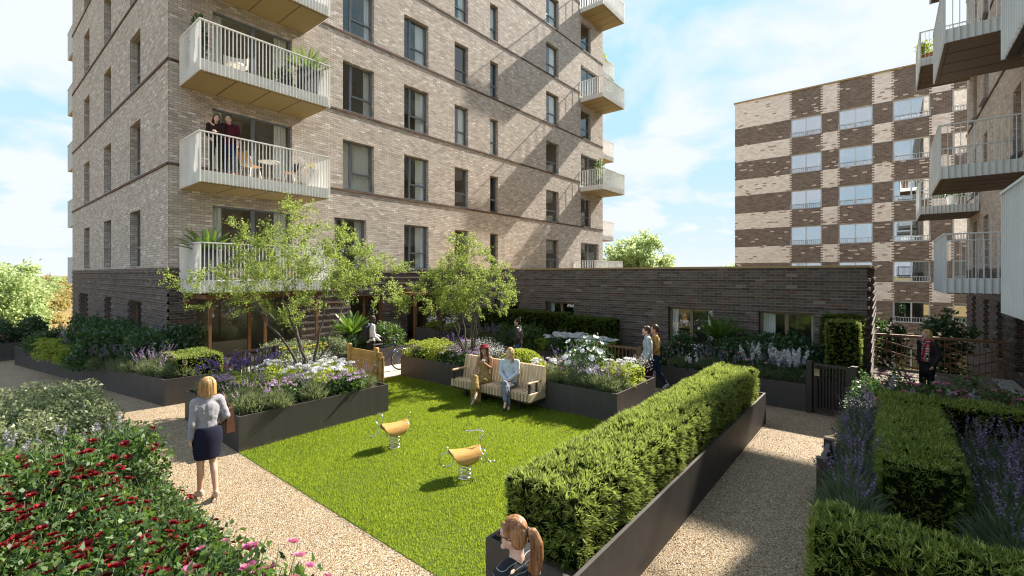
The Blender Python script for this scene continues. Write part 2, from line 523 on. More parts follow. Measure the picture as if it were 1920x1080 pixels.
sheet('paving', rect(6.0, 11.75, 11.2, 12.6), .004, M['pavers_pale'])
sheet('entrance_paving', rect(10.1, 13.79, 12.6, 15.96), .005, M['pavers_pale'])
sheet('patio', rect(4.4, 10.0, 14.0, 15.96), .004, M['pavers_pale'])
sheet('patio_step', rect(4.42, 5.5, 12.7, 14.0), .004, M['pavers_pale'])
sheet('block_paving', rect(11.76, 18.9, -2.3, 1.35), .004, M['pavers_dark'])
sheet('block_paving_strip', rect(18.9-4.9, 18.9, 1.35, .38) , .0045, M['pavers_dark'])
sheet('gravel_margin', rect(4, 18.9, -2.74, -2.305), .006, M['white_gravel'])

# ================================================================== wall builder
def wall(mb, axis, c, n, u0, u1, z0, z1, ops, depth=.22, m=0):
    def P(u, off, z): return (u, c + n*off, z) if axis == 'y' else (c + n*off, u, z)
    us = sorted({u0, u1} | {v for o in ops for v in o[:2] if u0 < v < u1})
    zs = sorted({z0, z1} | {v for o in ops for v in o[2:] if z0 < v < z1})
    for a, b in zip(us, us[1:]):
        run = None
        for d, e in zip(zs, zs[1:]):
            uc, zc = (a+b)/2, (d+e)/2
            hole = any(o[0] < uc < o[1] and o[2] < zc < o[3] for o in ops)
            if hole:
                if run: mb.add([P(a, 0, run[0]), P(b, 0, run[0]), P(b, 0, run[1]), P(a, 0, run[1])], [(0, 1, 2, 3)], m); run = None
            else:
                run = (run[0], e) if run else (d, e)
        if run: mb.add([P(a, 0, run[0]), P(b, 0, run[0]), P(b, 0, run[1]), P(a, 0, run[1])], [(0, 1, 2, 3)], m)
    for a, b, d, e in ops:
        q = [(a, d), (b, d), (b, e), (a, e)]
        for i in range(4):
            (ua, za), (ub, zb) = q[i], q[(i+1) % 4]
            mb.add([P(ua, 0, za), P(ub, 0, zb), P(ub, -depth, zb), P(ua, -depth, za)], [(0, 1, 2, 3)], m)
def abox(mb, axis, c, n, u0, u1, o0, o1, z0, z1, m=0):
    a, b = sorted((c + n*o0, c + n*o1))
    if axis == 'y': mb.box(u0, u1, a, b, z0, z1, m)
    else: mb.box(a, b, u0, u1, z0, z1, m)
def ledges(mb, axis, c, n, u0, u1, zs, ops, out=.035, h=.072, m=0):
    for z in zs:
        cuts = sorted((o[0]-.0, o[1]+.0) for o in ops if o[2] - .02 < z + h and o[3] > z - .02)
        cur = u0
        segs = []
        for a, b in cuts:
            if a > cur: segs.append((cur, min(a, u1)))
            cur = max(cur, b)
        if cur < u1: segs.append((cur, u1))
        for a, b in segs:
            if b - a > .05: abox(mb, axis, c, n, a, b, -.02, out, z, z + h, m)

def curtain_sheet(mb, axis, c, n, u0, u1, off, z0, z1, amp=.025, wave=.09):
    k = max(6, int((u1-u0)/wave*6))
    r0, r1 = [], []
    for i in range(k+1):
        u = u0 + (u1-u0)*i/k
        o = off + amp*math.sin(2*PI*(u-u0)/wave) + .3*amp*math.sin(2*PI*(u-u0)/(wave*2.3)+1)
        for r, z in ((r0, z0), (r1, z1)):
            r.append((u, c + n*o, z) if axis == 'y' else (c + n*o, u, z))
    mb.loft([r0, r1], cap=False, close=False)

def window(parent, axis, c, n, u0, u1, z0, z1, style='two', inset=.15, fm=None, gm=None, cur=None, curm=None, fw=.055, label=None):
    fm = fm or M['frame_grey']; gm = gm or M['glass']
    mb = MB()
    o0, o1 = -inset-.06, -inset
    B = lambda a, b, d, e, p=0.0: abox(mb, axis, c, n, a, b, o0, o1+p, d, e)
    B(u0, u0+fw, z0, z1); B(u1-fw, u1, z0, z1)
    B(u0+fw, u1-fw, z1-fw, z1); B(u0+fw, u1-fw, z0, z0+fw)
    tz = z0 + (z1-z0)*.36
    if style == 'two':
        um = u0 + (u1-u0)*.30
        B(um-.035, um+.035, z0+fw, z1-fw, .012); B(um+.035, u1-fw, tz-.035, tz+.035, .012)
        B(um+.035, um+.07, tz+.035, z1-fw, .006); B(u1-fw-.035, u1-fw, tz+.035, z1-fw, .006)
    elif style == 'one':
        B(u0+fw, u1-fw, tz-.035, tz+.035, .012)
    elif style == 'door':
        um = (u0+u1)/2
        B(um-.06, um+.06, z0+fw, z1-fw, .012)
    elif style == 'mid':
        um = (u0+u1)/2
        B(um-.045, um+.045, z0+fw, z1-fw, .012)
    # sill
    if style in ('two', 'one'):
        abox(mb, axis, c, n, u0+.004, u1-.004, -inset, .02, z0+.004, z0+.03)
    f = mb.build('window', fm, parent, True)
    if label: f['label'] = label
    g = MB(); abox(g, axis, c, n, u0+fw, u1-fw, o0+.025, o0+.033, z0+fw, z1-fw)
    g.build('pane', gm, f, True)
    if cur:
        for a, b in cur:
            k = MB(); curtain_sheet(k, axis, c, n, u0+(u1-u0)*a, u0+(u1-u0)*b, o0-.09, z0+.03, z1-.02)
            k.build('curtain', curm or M['curtain'], f, True)
    return f

def balcony(parent, axis, c, n, u0, u1, proj, zb, zf=.34, top=1.39, mat=None, sof=None, sp=.1, name='balcony'):
    """projecting balcony: slab and fascia, soffit panels, fins that run past the fascia, handrail"""
    mat = mat or M['white_metal']; sof = sof or M['soffit']
    s = MB()
    abox(s, axis, c, n, u0+.03, u1-.03, .003, proj-.03, zb+.02, zb+zf)
    b = s.build(name, mat, parent, True)
    q = MB()
    abox(q, axis, c, n, u0+.01, u1-.01, .004, proj-.01, zb, zb+.018)
    k = 4
    for i in range(1, k):
        u = u0 + (u1-u0)*i/k
        abox(q, axis, c, n, u-.012, u+.012, .02, proj-.06, zb-.004, zb+.004, 1)
    abox(q, axis, c, n, u0+.09, u1-.09, proj-.1, proj-.08, zb-.004, zb+.004, 1)
    q.build('soffit', [sof, M['joint']], b, True)
    r = MB()
    zt = zb+top
    m = int(round((u1-u0)/sp))
    for i in range(m+1):
        u = u0 + (u1-u0)*i/m
        w = .016 if i in (0, m) else .006
        abox(r, axis, c, n, u-w, u+w, proj-.028, proj+.022, zb+.004, zt-.03)
    m2 = int(round(proj/sp))
    for i in range(m2):
        o = .03 + (proj-.06)*i/m2
        for u in (u0, u1):
            abox(r, axis, c, n, u-.025, u+.025, o-.006, o+.006, zb+.004, zt-.03)
    abox(r, axis, c, n, u0-.035, u1+.035, proj-.035, proj+.03, zt-.03, zt)
    for u in (u0, u1): abox(r, axis, c, n, u-.035, u+.035, .004, proj-.035, zt-.03, zt)
    r.build('railing', mat, b, True)
    return b

def px_visible(x, y, z, mx=60):
    ca, sa = math.cos(CAM_YAW), math.sin(CAM_YAW)
    d = x*ca + y*sa; l = x*sa - y*ca
    if d < .3: return False
    px, py = 960+860*l/d, 514+860*(3-z)/d
    return -mx < px < 1920+mx and -mx < py < 1080+mx

# ================================================================== the tower
TX, TY, TX1, TY1 = 3.93, 15.97, 29.89, 32.4
TZ = 27.2
tower = thing('apartment_tower', 'tall pale brick apartment tower with dark brick base and white balconies at its corner', 'building', (TX, TY, 0))
NF = 8
front, side = [], []
wins = []
rng = random.Random(5)
cols = {'A': (9.39, 10.76), 'B': (12.24, 13.58), 'C': (15.19, 16.11), 'D': (17.72, 18.35), 'E': (22.77, 24.13)}
for k in range(NF):
    zf = 3.2 + 3*k
    h = 1.93
    def addf(u0, u1, z0, z1, style, **kw):
        front.append((u0, u1, z0, z1)); wins.append(('y', TY, -1, u0, u1, z0, z1, style, kw))
    for key, (a, b) in cols.items():
        if key == 'A' and k == 0: a, b = 9.05, 10.40
        style = 'two' if key in 'AB' else 'one'
        kw = {}
        if key == 'A': kw['cur'] = {0: [(.0, .2), (.75, 1)], 1: [(0, 1)], 2: [(.78, 1)]}.get(k, [(.8, 1)]); kw['curm'] = M['curtain_grey']
        if key == 'B': kw['cur'] = [(.62, .98)]
        if key in 'CDE' and rng.random() < .6: kw['cur'] = [(.55, .98)]
        addf(a, b, zf+.035, zf+h, style, **kw)
    wide = k % 2 == 0
    addf(26.82, 29.29 if wide else 28.16, zf-.2 if wide else zf+.035, zf+h, 'door' if wide else 'one', cur=[(0, .15)] if wide else None)
    addf(5.05, 7.48, zf-.38, zf+h, 'door', cur=[(.02, .14), (.80, .97)])
    for a, b in ((27.8, 29.1), (23.4, 24.7), (19.0, 20.4)):
        side.append((a, b, zf+.035, zf+h)); wins.append(('x', TX, -1, a, b, zf+.035, zf+h, 'one', {}))
# remove openings that cannot be seen at all
def seen(w):
    ax, c, n, u0, u1, z0, z1 = w[:7]
    return any(px_visible(*((u, c, z) if ax == 'y' else (c, u, z))) for u in (u0, u1) for z in (z0, z1))
wins = [w for w in wins if seen(w)]
front = [(w[3], w[4], w[5], w[6]) for w in wins if w[0] == 'y']
side = [(w[3], w[4], w[5], w[6]) for w in wins if w[0] == 'x']
mb = MB()
wall(mb, 'y', TY, -1, TX, TX1, 3.19, TZ, front)
wall(mb, 'x', TX, -1, TY, TY1, 3.19, TZ, side)
mb.add([(TX1, TY, 0), (TX1, TY1, 0), (TX1, TY1, TZ), (TX1, TY, TZ)], [(0, 1, 2, 3)])
mb.add([(TX, TY1, 0), (TX1, TY1, 0), (TX1, TY1, TZ), (TX, TY1, TZ)], [(0, 1, 2, 3)])
mb.add([(TX, TY, TZ), (TX1, TY, TZ), (TX1, TY1, TZ), (TX, TY1, TZ)], [(0, 1, 2, 3)])
mb.build('wall', M['brick_light'], tower, True)
# dark base with projecting courses
fo = [(4.62, 7.8, .02, 2.35), (9.7, 11.3, .02, 2.15), (12.4, 13.66, .02, 2.1)]
so = [(28.15, 30.35, .25, 2.09), (23.35, 24.5, .25, 2.09), (18.8, 20.6, .25, 2.09)]
mb = MB()
wall(mb, 'y', TY, -1, TX, TX1, 0, 3.19, fo, .35)
wall(mb, 'x', TX, -1, TY, TY1, 0, 3.19, so, .28)
lz = [.12 + .225*i for i in range(14) if .12 + .225*i < 3.05]
ledges(mb, 'y', TY, -1, TX-.034, 13.79, lz, fo, .04)
ledges(mb, 'x', TX, -1, TY-.04, TY1, lz, so, .035)
mb.build('base_wall', M['brick_dark'], tower, True)
mb = MB()
for k in range(1, NF):
    z = 3.2 + 3*k
    abox(mb, 'y', TY, -1, TX-.03, TX1+.03, -.03, .03, z-.055, z+.025)
    abox(mb, 'x', TX, -1, TY-.0295, TY1, -.03, .03, z-.0545, z+.0245)
mb.build('string_course', M['brick_band'], tower, True)
# rooms
mb = MB()
for k in range(NF):
    z = 3.2 + 3*k
    mb.box(TX+.3, TX1-.3, TY+.36, TY1-.3, z-.62, z-.42)
mb.build('floor_slab', M['inner'], tower, True)
mb = MB(); mb.box(7.5, 28, 19.6, 29.5, .0, TZ-.3)
for x in (8.5, 11.4, 14.4, 17.0, 20.5, 25.0): mb.box(x, x+.1, TY+.36, 19.59, 2.79, TZ-.4)
mb.build('inner_wall', M['inner'], tower, True)
mb = MB()
mb.box(4.3, 13.6, 18.6, 18.7, .0, 2.5); mb.box(8.4, 9.0, TY+.4, 18.6, 0.0, 2.5); mb.box(5.2, 6.6, 17.2, 17.9, .0, .75)
mb.build('lobby_wall', M['inner_dark'], tower, True)
for ax, c, n, u0, u1, z0, z1, st, kw in wins:
    window(tower, ax, c, n, u0, u1, z0, z1, st, .17 if ax == 'y' else .2, **kw)
# ground floor: timber framed glazing
for (a, b, d, e) in so:
    window(tower, 'x', TX, -1, a, b, d, e, 'mid', .2, fm=M['olive_frame'], cur=[(.1, .4)])
window(tower, 'y', TY, -1, 4.62, 7.8, .02, 2.35, 'mid', .28, fm=M['timber_frame'], fw=.09)
window(tower, 'y', TY, -1, 9.7, 11.3, .02, 2.15, 'mid', .3, fm=M['timber_frame'], fw=.09)
window(tower, 'y', TY, -1, 12.4, 13.66, .02, 2.1, 'mid', .3, fm=M['timber_frame'], fw=.1)
mb = MB()
for x in (4.5, 5.95, 7.55):
    mb.box(x-.035, x+.035, 14.4, 14.47, 0, 2.30)
mb.box(4.4, 7.8, 14.4, 14.47, 2.305, 2.42); mb.box(4.46, 4.54, 14.471, 15.96, 2.305, 2.42); mb.box(7.51, 7.59, 14.471, 15.96, 2.305, 2.42)
mb.build('timber_post', M['timber_frame'], tower, True)
mb = MB(); mb.box(11.9, 13.75, 14.9, 15.92, 2.14, 2.24); mb.box(12.0, 12.1, 14.95, 15.05, 0, 2.138); mb.box(13.5, 13.6, 14.95, 15.05, 0, 2.138)
mb.build('entrance_canopy', M['timber_frame'], tower, True)
# balconies
for k in range(4): balcony(tower, 'y', TY, -1, 4.22, 7.90, 1.72, 2.48+3*k)
for zb in (8.52, 14.52, 20.52): balcony(tower, 'y', TY, -1, 26.74, 29.80, 1.72, zb, sp=.13)
balcony(tower, 'y', TY, -1, 25.9, 29.85, 1.55, 2.5, sp=.13)
for zb in (5.5, 11.5, 17.5): balcony(tower, 'x', TX1, 1, 16.1, 19.4, 2.0, zb, sp=.13)
for zb in (2.5, 5.5, 8.5, 11.5, 14.5): balcony(tower, 'y', TY1, 1, 3.97, 7.4, 1.75, zb, mat=M['cool_metal'], sp=.13)

# ================================================================== pavilion
PX, PY0, PX1 = 13.80, .38, 22.2
pav = thing('garden_pavilion', 'low flat-roofed dark brick pavilion with curtained windows across the back of the garden', 'building', (PX, PY0, 0))
po = [(10.95, 12.2, .3, 2.0), (8.48, 9.70, .3, 2.0), (3.86, 5.16, .3, 2.0), (1.42, 2.69, .3, 2.0)]
mb = MB()
wall(mb, 'x', PX, -1, PY0, TY-.002, 0, 3.16, po, .24)
wall(mb, 'y', PY0, -1, PX, PX1, 0, 3.16, [], .2)
lz2 = [.12 + .225*i for i in range(14) if .12 + .225*i < 3.02]
ledges(mb, 'x', PX, -1, PY0-.02, TY-.05, lz2, po, .03)
ledges(mb, 'y', PY0, -1, PX-.0295, PX1, lz2, [], .055)
mb.add([(PX1, PY0, 0), (PX1, TY-.002, 0), (PX1, TY-.002, 3.16), (PX1, PY0, 3.16)], [(0, 1, 2, 3)])
mb.build('wall', M['brick_pav'], pav, True)
mb = MB(); mb.box(PX-.045, PX1+.04, PY0-.065, TY-.001, 3.161, 3.215)
mb.build('roof', M['coping'], pav, True)
mb = MB(); mb.box(PX+3, PX+3.1, PY0+.3, TY-.3, 0, 3.0); mb.box(PX+.3, PX1-.3, PY0+.3, TY-.3, .05, .1)
for y in (3.2, 7.0, 10.3): mb.box(PX+.3, PX+3, y, y+.1, .1, 3)
mb.build('inner_wall', M['inner_dark'], pav, True)
for i, (a, b, d, e) in enumerate(po):
    window(pav, 'x', PX, -1, a, b, d, e, 'mid', .16, fm=M['olive_frame'], cur=[(.02, .17), (.84, .99)] if i != 3 else [(.0, .08), (.72, .99)])

# ================================================================== chequered building behind
CX = 44.6
cy = [10.61, 6.29, 4.11, 3.01, .85, -.31, -2.40, -3.54, -5.6, -6.7, -8.8, -10.0, -16]
chk = thing('chequered_building', 'far apartment block chequered in cream and dark brown brick', 'building', (CX, 10.61, -4.6))
t = NT("chequered_brick")
u, v, g = brick_uv(t)
mort, rnd, row, par = brick_ids(t, u, v, .30, .10, .014)
up = t.math('ADD', u, t.math('MULTIPLY', t.math('SUBTRACT', t.math('FLOORED_MODULO', row, 2.0), .5), .15))
fr = t.math('FRACT', t.math('DIVIDE', t.math('ADD', v, .6 + 30.0), 3.0))
sp_row = t.math('GREATER_THAN', fr, 1.58/3.0)
top = t.math('GREATER_THAN', v, 15.98); sp_row = t.math('MAXIMUM', sp_row, top)
inwin = 0.0
for i in (1, 3, 5, 7, 9):
    a = t.math('MULTIPLY', t.math('LESS_THAN', up, cy[i]), t.math('GREATER_THAN', up, cy[i+1]))
    inwin = t.math('ADD', inwin, a)
light = t.math('MULTIPLY', sp_row, t.math('SUBTRACT', 1.0, t.math('MINIMUM', inwin, 1.0)))
cb = t.new("CombineXYZ"); t.l.new(row, cb.inputs[1]); t.l.new(t.math('FLOOR', t.math('ADD', t.math('DIVIDE', u, .30), t.math('MULTIPLY', par, .5))), cb.inputs[0])
w2 = t.new("TexWhiteNoise", noise_dimensions='2D'); t.l.new(cb.outputs[0], w2.inputs["Vector"])
flip = t.math('GREATER_THAN', w2.outputs["Value"], .962)
lt = t.ramp(rnd, [(0, (.64, .58, .52)), (.5, (.74, .68, .62)), (1, (.82, .77, .71))])
dk = t.ramp(rnd, [(0, (.11, .086, .072)), (.5, (.15, .12, .102)), (1, (.20, .163, .140))])
lt2 = t.mix(flip, lt, (.33, .25, .20)); dk2 = t.mix(flip, dk, (.62, .54, .46))
col = t.mix(light, dk2, lt2)
col = t.mix(t.math('MULTIPLY', mort, t.math('SUBTRACT', 1.0, t.math('MULTIPLY', light, .7))), col, (.30, .24, .19))
M['chequer'] = t.done(t.principled(col, .85, 0, .3))
co, cw = [], []
for zb in (14.4, 11.4, 8.4, 5.4, 2.4, -.6):
    for i in (1, 3, 5, 7, 9):
        o = (cy[i+1], cy[i], zb, zb+1.58); co.append(o)
        if i < 9: cw.append((o, i))
for i in (5, 7):
    o = (cy[i+1], cy[i], -4.3, -2.35); co.append(o); cw.append((o, 99))
mb = MB()
wall(mb, 'x', CX, -1, cy[-1], cy[0], -4.6, 18.25, co, .18)
mb.add([(CX, cy[0], -4.6), (CX+16, cy[0], -4.6), (CX+16, cy[0], 18.25), (CX, cy[0], 18.25)], [(0, 1, 2, 3)])
mb.add([(CX, cy[-1], -4.6), (CX+16, cy[-1], -4.6), (CX+16, cy[-1], 18.25), (CX, cy[-1], 18.25)], [(0, 1, 2, 3)])
mb.build('wall', M['chequer'], chk, True)
mb = MB(); mb.box(CX-.08, CX+16.1, cy[-1]-.1, cy[0]+.08, 18.25, 18.36)
mb.build('roof', M['coping'], chk, True)
mb = MB(); mb.box(CX+3.5, CX+3.6, cy[-1]+.3, cy[0]-.3, -4.5, 18)
for z in (16.5, 13.5, 10.5, 7.5, 4.5, 1.5, -1.6): mb.box(CX+.3, CX+3.5, cy[-1]+.3, cy[0]-.3, z, z+.2)
mb.build('inner_wall', M['inner'], chk, True)
rng = random.Random(9)
for (a, b, d, e), i in cw:
    if not px_visible(CX, a, d) and not px_visible(CX, b, e): continue
    f = window(chk, 'x', CX, -1, a+.003, b-.003, d+.003, e-.003, 'mid', .1, fm=M['frame_pale'], gm=M['glass_blue'], fw=.09, cur=[(.04, .14), (.86, .96)] if rng.random() < .7 else [(.5, .96)])
    if i != 99:
        r = MB()
        r.box(CX-.03, CX-.005, a, b, d+.40, d+.43); r.box(CX-.03, CX-.005, a, b, d+.05, d+.07)
        k = int((b-a)/.14)
        for j in range(k+1):
            y = a + (b-a)*j/k
            r.box(CX-.025, CX-.01, y-.012, y+.012, d+.07, d+.40)
        r.build('guard_rail', M['frame_pale'], f, True)

# ================================================================== right-hand building
RY, RX1 = -2.75, 28.8
rb = thing('balcony_building', 'pale brick apartment block along the right edge, seen under its stacked grey balconies', 'building', (RX1, RY, 0))
ro, rw = [], []
for k in range(5):
    zf = 3.2 + 3*k
    for a, b in ((25.8, 26.8), (23.1, 24.2), (18.0, 19.0), (12.9, 13.9), (10.6, 11.5)):
        ro.append((a, b, zf+.035, zf+1.93)); rw.append((a, b, zf+.035, zf+1.93, 'one'))
    for a, b in ((15.2, 17.2), (5.2, 7.4)):
        ro.append((a, b, zf-.38, zf+1.93)); rw.append((a, b, zf-.38, zf+1.93, 'door'))
rgo = [(a, a+1.0, .3, 2.1) for a in (26.0, 23.0, 20.4, 17.6, 15.4, 12.6, 10.0)]
mb = MB()
wall(mb, 'y', RY, 1, 3.5, RX1, 3.19, 20.6, ro, .24)
mb.add([(RX1, RY, 0), (RX1, RY-14, 0), (RX1, RY-14, 20.6), (RX1, RY, 20.6)], [(0, 1, 2, 3)])
mb.add([(3.5, RY, 0), (3.5, RY-14, 0), (3.5, RY-14, 20.6), (3.5, RY, 20.6)], [(0, 1, 2, 3)])
mb.add([(3.5, RY, 20.6), (RX1, RY, 20.6), (RX1, RY-14, 20.6), (3.5, RY-14, 20.6)], [(0, 1, 2, 3)])
mb.build('wall', M['brick_light'], rb, True)
mb = MB()
wall(mb, 'y', RY, 1, 3.5, RX1, -4.6, 3.19, rgo, .28)
ledges(mb, 'y', RY, 1, 3.5, RX1, lz, rgo, .035)
mb.build('base_wall', M['brick_dark'], rb, True)
mb = MB()
for k in range(1, 5):
    z = 3.2 + 3*k
    abox(mb, 'y', RY, 1, 3.5, RX1+.03, -.03, .03, z-.055, z+.025)
mb.build('string_course', M['brick_band'], rb, True)
mb = MB(); mb.box(4, RX1-.3, RY-3.6, RY-3.5, 0, 17)
for k in range(6): mb.box(4, RX1-.3, RY-3.5, RY-.3, 2.6+3*k, 2.8+3*k)
mb.build('inner_wall', M['inner_dark'], rb, True)
for a, b, d, e, st in rw:
    if px_visible(a, RY, d, 0) or px_visible(b, RY, e, 0): 
        w_ = window(rb, 'y', RY, 1, a, b, d, e, st, .18)
        if st == 'one':
            mb = MB(); abox(mb, 'y', RY, 1, a-.04, b+.04, -.18, .14, d-.03, d+.003); mb.build('window_sill', M['frame_grey'], w_, True)
for a, b, d, e in rgo:
    if px_visible(a, RY, d, 0) or px_visible(b, RY, e, 0): window(rb, 'y', RY, 1, a, b, d, e, 'mid', .2, fm=M['timber_frame'])
cm, sd = M['cool_metal'], M['soffit_dark']
for u0, u1, zb in ((14.55, 17.5, 2.55), (14.8, 17.75, 8.42), (15.95, 18.95, 5.40), (16.0, 19.3, 11.4), (25.05, 28.0, 5.42), (24.9, 28.0, 11.42), (26.0, 28.7, 17.42), (4.4, 7.62, 2.55), (4.4, 7.62, 5.45), (4.4, 7.62, 8.45)):  # the highest far balcony is out of view, added and shifted to shade the path
    balcony(rb, 'y', RY, 1, u0, u1, 1.72, zb, mat=cm, sof=sd, sp=.125)

# ================================================================== planters, gates, railing, screen
def planter(name, label, poly, h=.6, soil=.06, t=.035, cat='planter', group=None):
    """open-topped trough: outer wall, rim, inner wall, soil"""
    cx_, cy_ = sum(p[0] for p in poly)/len(poly), sum(p[1] for p in poly)/len(poly)
    root = thing(name, label, cat, (poly[0][0], poly[0][1], 0), 0, group)
    n = len(poly)
    inn = []
    for i in range(n):
        p, a, b = Vector(poly[i]), Vector(poly[i-1]), Vector(poly[(i+1) % n])
        d1, d2 = (p-a).normalized(), (b-p).normalized()
        n1, n2 = Vector((-d1.y, d1.x)), Vector((-d2.y, d2.x))
        q = p + (n1+n2)/(1+n1.dot(n2))*t
        inn.append((q.x, q.y))
    mb = MB()
    rings = [[(x, y, 0.002) for x, y in poly], [(x, y, h) for x, y in poly], [(x, y, h) for x, y in inn], [(x, y, h-.3) for x, y in inn]]
    mb.loft(rings, cap=False, smooth=False)
    mb.build('trough', M['planter'], root, True)
    s = MB(); s.add([(x, y, h-soil) for x, y in inn], [tuple(range(n))])
    s.build('soil', M['soil'], root, True)
    return root
planter('planter', 'dark trough planter of flowers with the wide multi-stem tree, between gravel path and lawn', rect(3.05, 6.03, 8.42, 11.22))
planter('planter', 'dark trough planter behind the bench, holding a clipped dome and white flowering shrub', rect(8.42, 10.35, 4.18, 11.15))
planter('planter', 'long narrow dark trough holding the clipped hedge between lawn and right gravel path', rect(3.08, 10.42, 1.90, 2.83))
planter('planter', 'long dark trough along the shaded left side of the tower', [(3.06, 12.68), (4.42, 12.6), (4.42, 15.9), (3.9, 15.92), (3.9, 24.0), (1.32, 22.4)])
planter('planter', 'dark trough of shrubs and a cycad in front of the tower wall, behind the bicycle', rect(5.5, 10.05, 12.62, 14.0))
planter('planter', 'dark trough under the long hedge along the pavilion, white flowers along its front', rect(11.75, 13.6, 6.3, 12.3))
planter('planter', 'wide dark trough under the two right pavilion windows, white plumes and cycad in it', [(11.80, 1.38), (13.62, 1.38), (13.62, 4.75), (11.80, 4.75)])
mb_ = MB(); mb_.box(11.795, 11.80, 1.38, 4.75, .40, .406)
mb_.build('seam', M['joint'], bpy.data.objects['planter.006'], True)
planter('planter', 'small dark trough behind the black gate holding two tall clipped hedges', rect(12.35, 13.75, .40, 1.30), .62)
planter('planter', 'taller dark trough by the tower entrance, half hidden behind the narrow tree', rect(11.9, 13.7, 12.75, 14.8), .85)
planter('planter', 'dark trough of dim shrubs at the far end of the left path', [(-3, 23.6), (1.9, 23.6), (2.6, 27.4), (-3, 27.4)], .6)
planter('planter', 'low dark edged rose bed in the lower left corner', rect(-2.6, 1.83, 2.6, 13.2), .2, soil=.05)
planter('planter', 'dark trough of lavender and clipped hedges on the right of the path', rect(3.9, 11.6, -1.45, .53), .45)
w_ = MB(); w_.box(-3, 2.6, 27.5, 27.7, 0, .82)
tag(w_.build('parapet_wall', M['planter']), 'low dark parapet wall at the end of the left path', 'wall')

def gate(name, label, p, q, h, mat, bars, lock_at, post=.1, pr=0.0):
    """framed gate of upright flats between two posts, with a lock box"""
    p, q = Vector((*p, 0)), Vector((*q, 0)); d = (q-p).normalized(); L = (q-p).length
    root = thing(name, label, 'gate', p)
    up = Vector((0, 0, 1))
    for a in (p, q):
        mb = MB(); mb.bar(a, a + up*h, post, post*1.2, up=d.cross(up)); mb.build('post', mat, root, True)
    mb = MB()
    a, b = p + d*(post/2+.02), q - d*(post/2+.02)
    mb.bar(a + up*(h-.06), b + up*(h-.06), .05, .055); mb.bar(a + up*.09, b + up*.09, .05, .055)
    mb.bar(a + d*.02 + up*.118, a + d*.02 + up*(h-.089), .045, .05, up=d.cross(up)); mb.bar(b - d*.02 + up*.118, b - d*.02 + up*(h-.089), .045, .05, up=d.cross(up))
    mb.build('gate_frame', mat, root, True)
    mb = MB()
    for i in range(bars):
        c = a + (b-a)*((i+1)/(bars+1))
        mb.bar(c + up*.12, c + up*(h-.09), .022, .038, up=d.cross(up))
    mb.build('gate_bar', mat, root, True)
    mb = MB()
    c = a.lerp(b, lock_at) + up*(h-.22); s = d.cross(up)
    mb.bar(c - s*.05 - d*.05, c - s*.05 + d*.05, .03, .15); mb.bar(c + s*.05 - d*.05, c + s*.05 + d*.05, .03, .15)
    mb.tube([c - s*.08 - d*.02, c - s*.12 - d*.02, c - s*.12 + d*.07], .011, 6)
    mb.build('lock', M['steel'], root, True)
    return root
gate('garden_gate', 'black barred gate at the end of the right gravel path', (11.82, 1.30), (11.62, .52), 1.12, M['black_metal'], 10, .12, post=.11)
gate('garden_gate', 'grey-brown barred gate in front of the pavilion wall, left of the walking couple', (11.42, 6.22), (11.42, 5.0), 1.1, M['bronze'], 9, .12)
gate('garden_gate', 'dark barred gate to the patio beneath the tower balconies', (4.5, 12.62), (5.48, 12.62), 1.1, M['black_metal'], 8, .88)
gate('garden_gate', 'black gate post and rail beside the lavender on the right path', (6.55, .60), (7.35, .60), .82, M['black_metal'], 6, .8, post=.09)

# chevron railing at the terrace edge
root = thing('terrace_railing', 'bronze railing with chevron rails across the terrace edge behind the woman in the plaid scarf', 'railing', (18.85, -2.7, 0))
mb = MB(); mb.box(18.8, 18.9, -2.72, .35, 1.03, 1.10); mb.build('handrail', M['brown_metal'], root, True)
mb = MB()
for i in range(25):
    y = -2.68 + i*.123
    mb.box(18.84, 18.86, y-.009, y+.009, .04, 1.03)
mb.build('baluster', M['brown_metal'], root, True)
mb = MB()
ys = (.34, -.68, -1.7, -2.72)
for z in (.95, .66, .37):
    for a, b, s in ((ys[0], ys[1], -1), (ys[1], ys[2], 1), (ys[2], ys[3], 1)):
        pass
    mb.bar((18.87, .34, z), (18.87, -.70, z-.30), .02, .045); mb.bar((18.87, -.70, z-.30), (18.87, -1.62, z+.02), .02, .045)
    mb.bar((18.87, -1.05, z), (18.87, -1.95, z-.34), .02, .045); mb.bar((18.87, -1.95, z-.34), (18.87, -2.72, z), .02, .045)
mb.build('chevron_rail', M['brown_metal'], root, True)

# black railing by the tower entrance
root = thing('entrance_railing', 'black railing beside the tower entrance, behind the narrow tree', 'railing', (11.72, 12.3, 0))
mb = MB(); mb.box(11.70, 11.74, 10.6, 13.4, 1.0, 1.04); mb.box(11.70, 11.74, 10.6, 13.4, .62, .65)
for i in range(24): mb.box(11.712, 11.728, 10.62+i*.12, 10.634+i*.12, .0, 1.0)
mb.build('balusters', M['black_metal'], root, True)

# timber screen between lawn and paving
M['pine'] = None
t = NT("pine_boards")
v = t.obj(); mp = t.new("Mapping"); mp.inputs["Scale"].default_value = (30, 1.6, 12); t.l.new(v, mp.inputs[0])
gr = t.noise(1.0, 5, mp.outputs[0])
kn = t.noise(5, 2, v)
c = t.ramp(gr, [(.3, (.36, .19, .055)), (.55, (.52, .31, .10)), (.75, (.62, .42, .18))])
c = t.mix(t.ramp(kn, [(.72, (0,)*3), (.8, (.6,)*3)]), c, (.14, .06, .02))
M['pine'] = t.done(t.principled(c, .55, 0, .35, t.bump(gr, .2, .004)))
root = thing('timber_screen', 'short golden timber board screen on posts between lawn and bicycle', 'screen', (7.5, 11.05, 0))
for y in (10.97, 12.32):
    mb = MB(); mb.tube([(7.46, y, 0), (7.46, y, .93), (7.46, y, .962)], [.075, .075, .06], 12); mb.build('post', M['pine'], root, True)
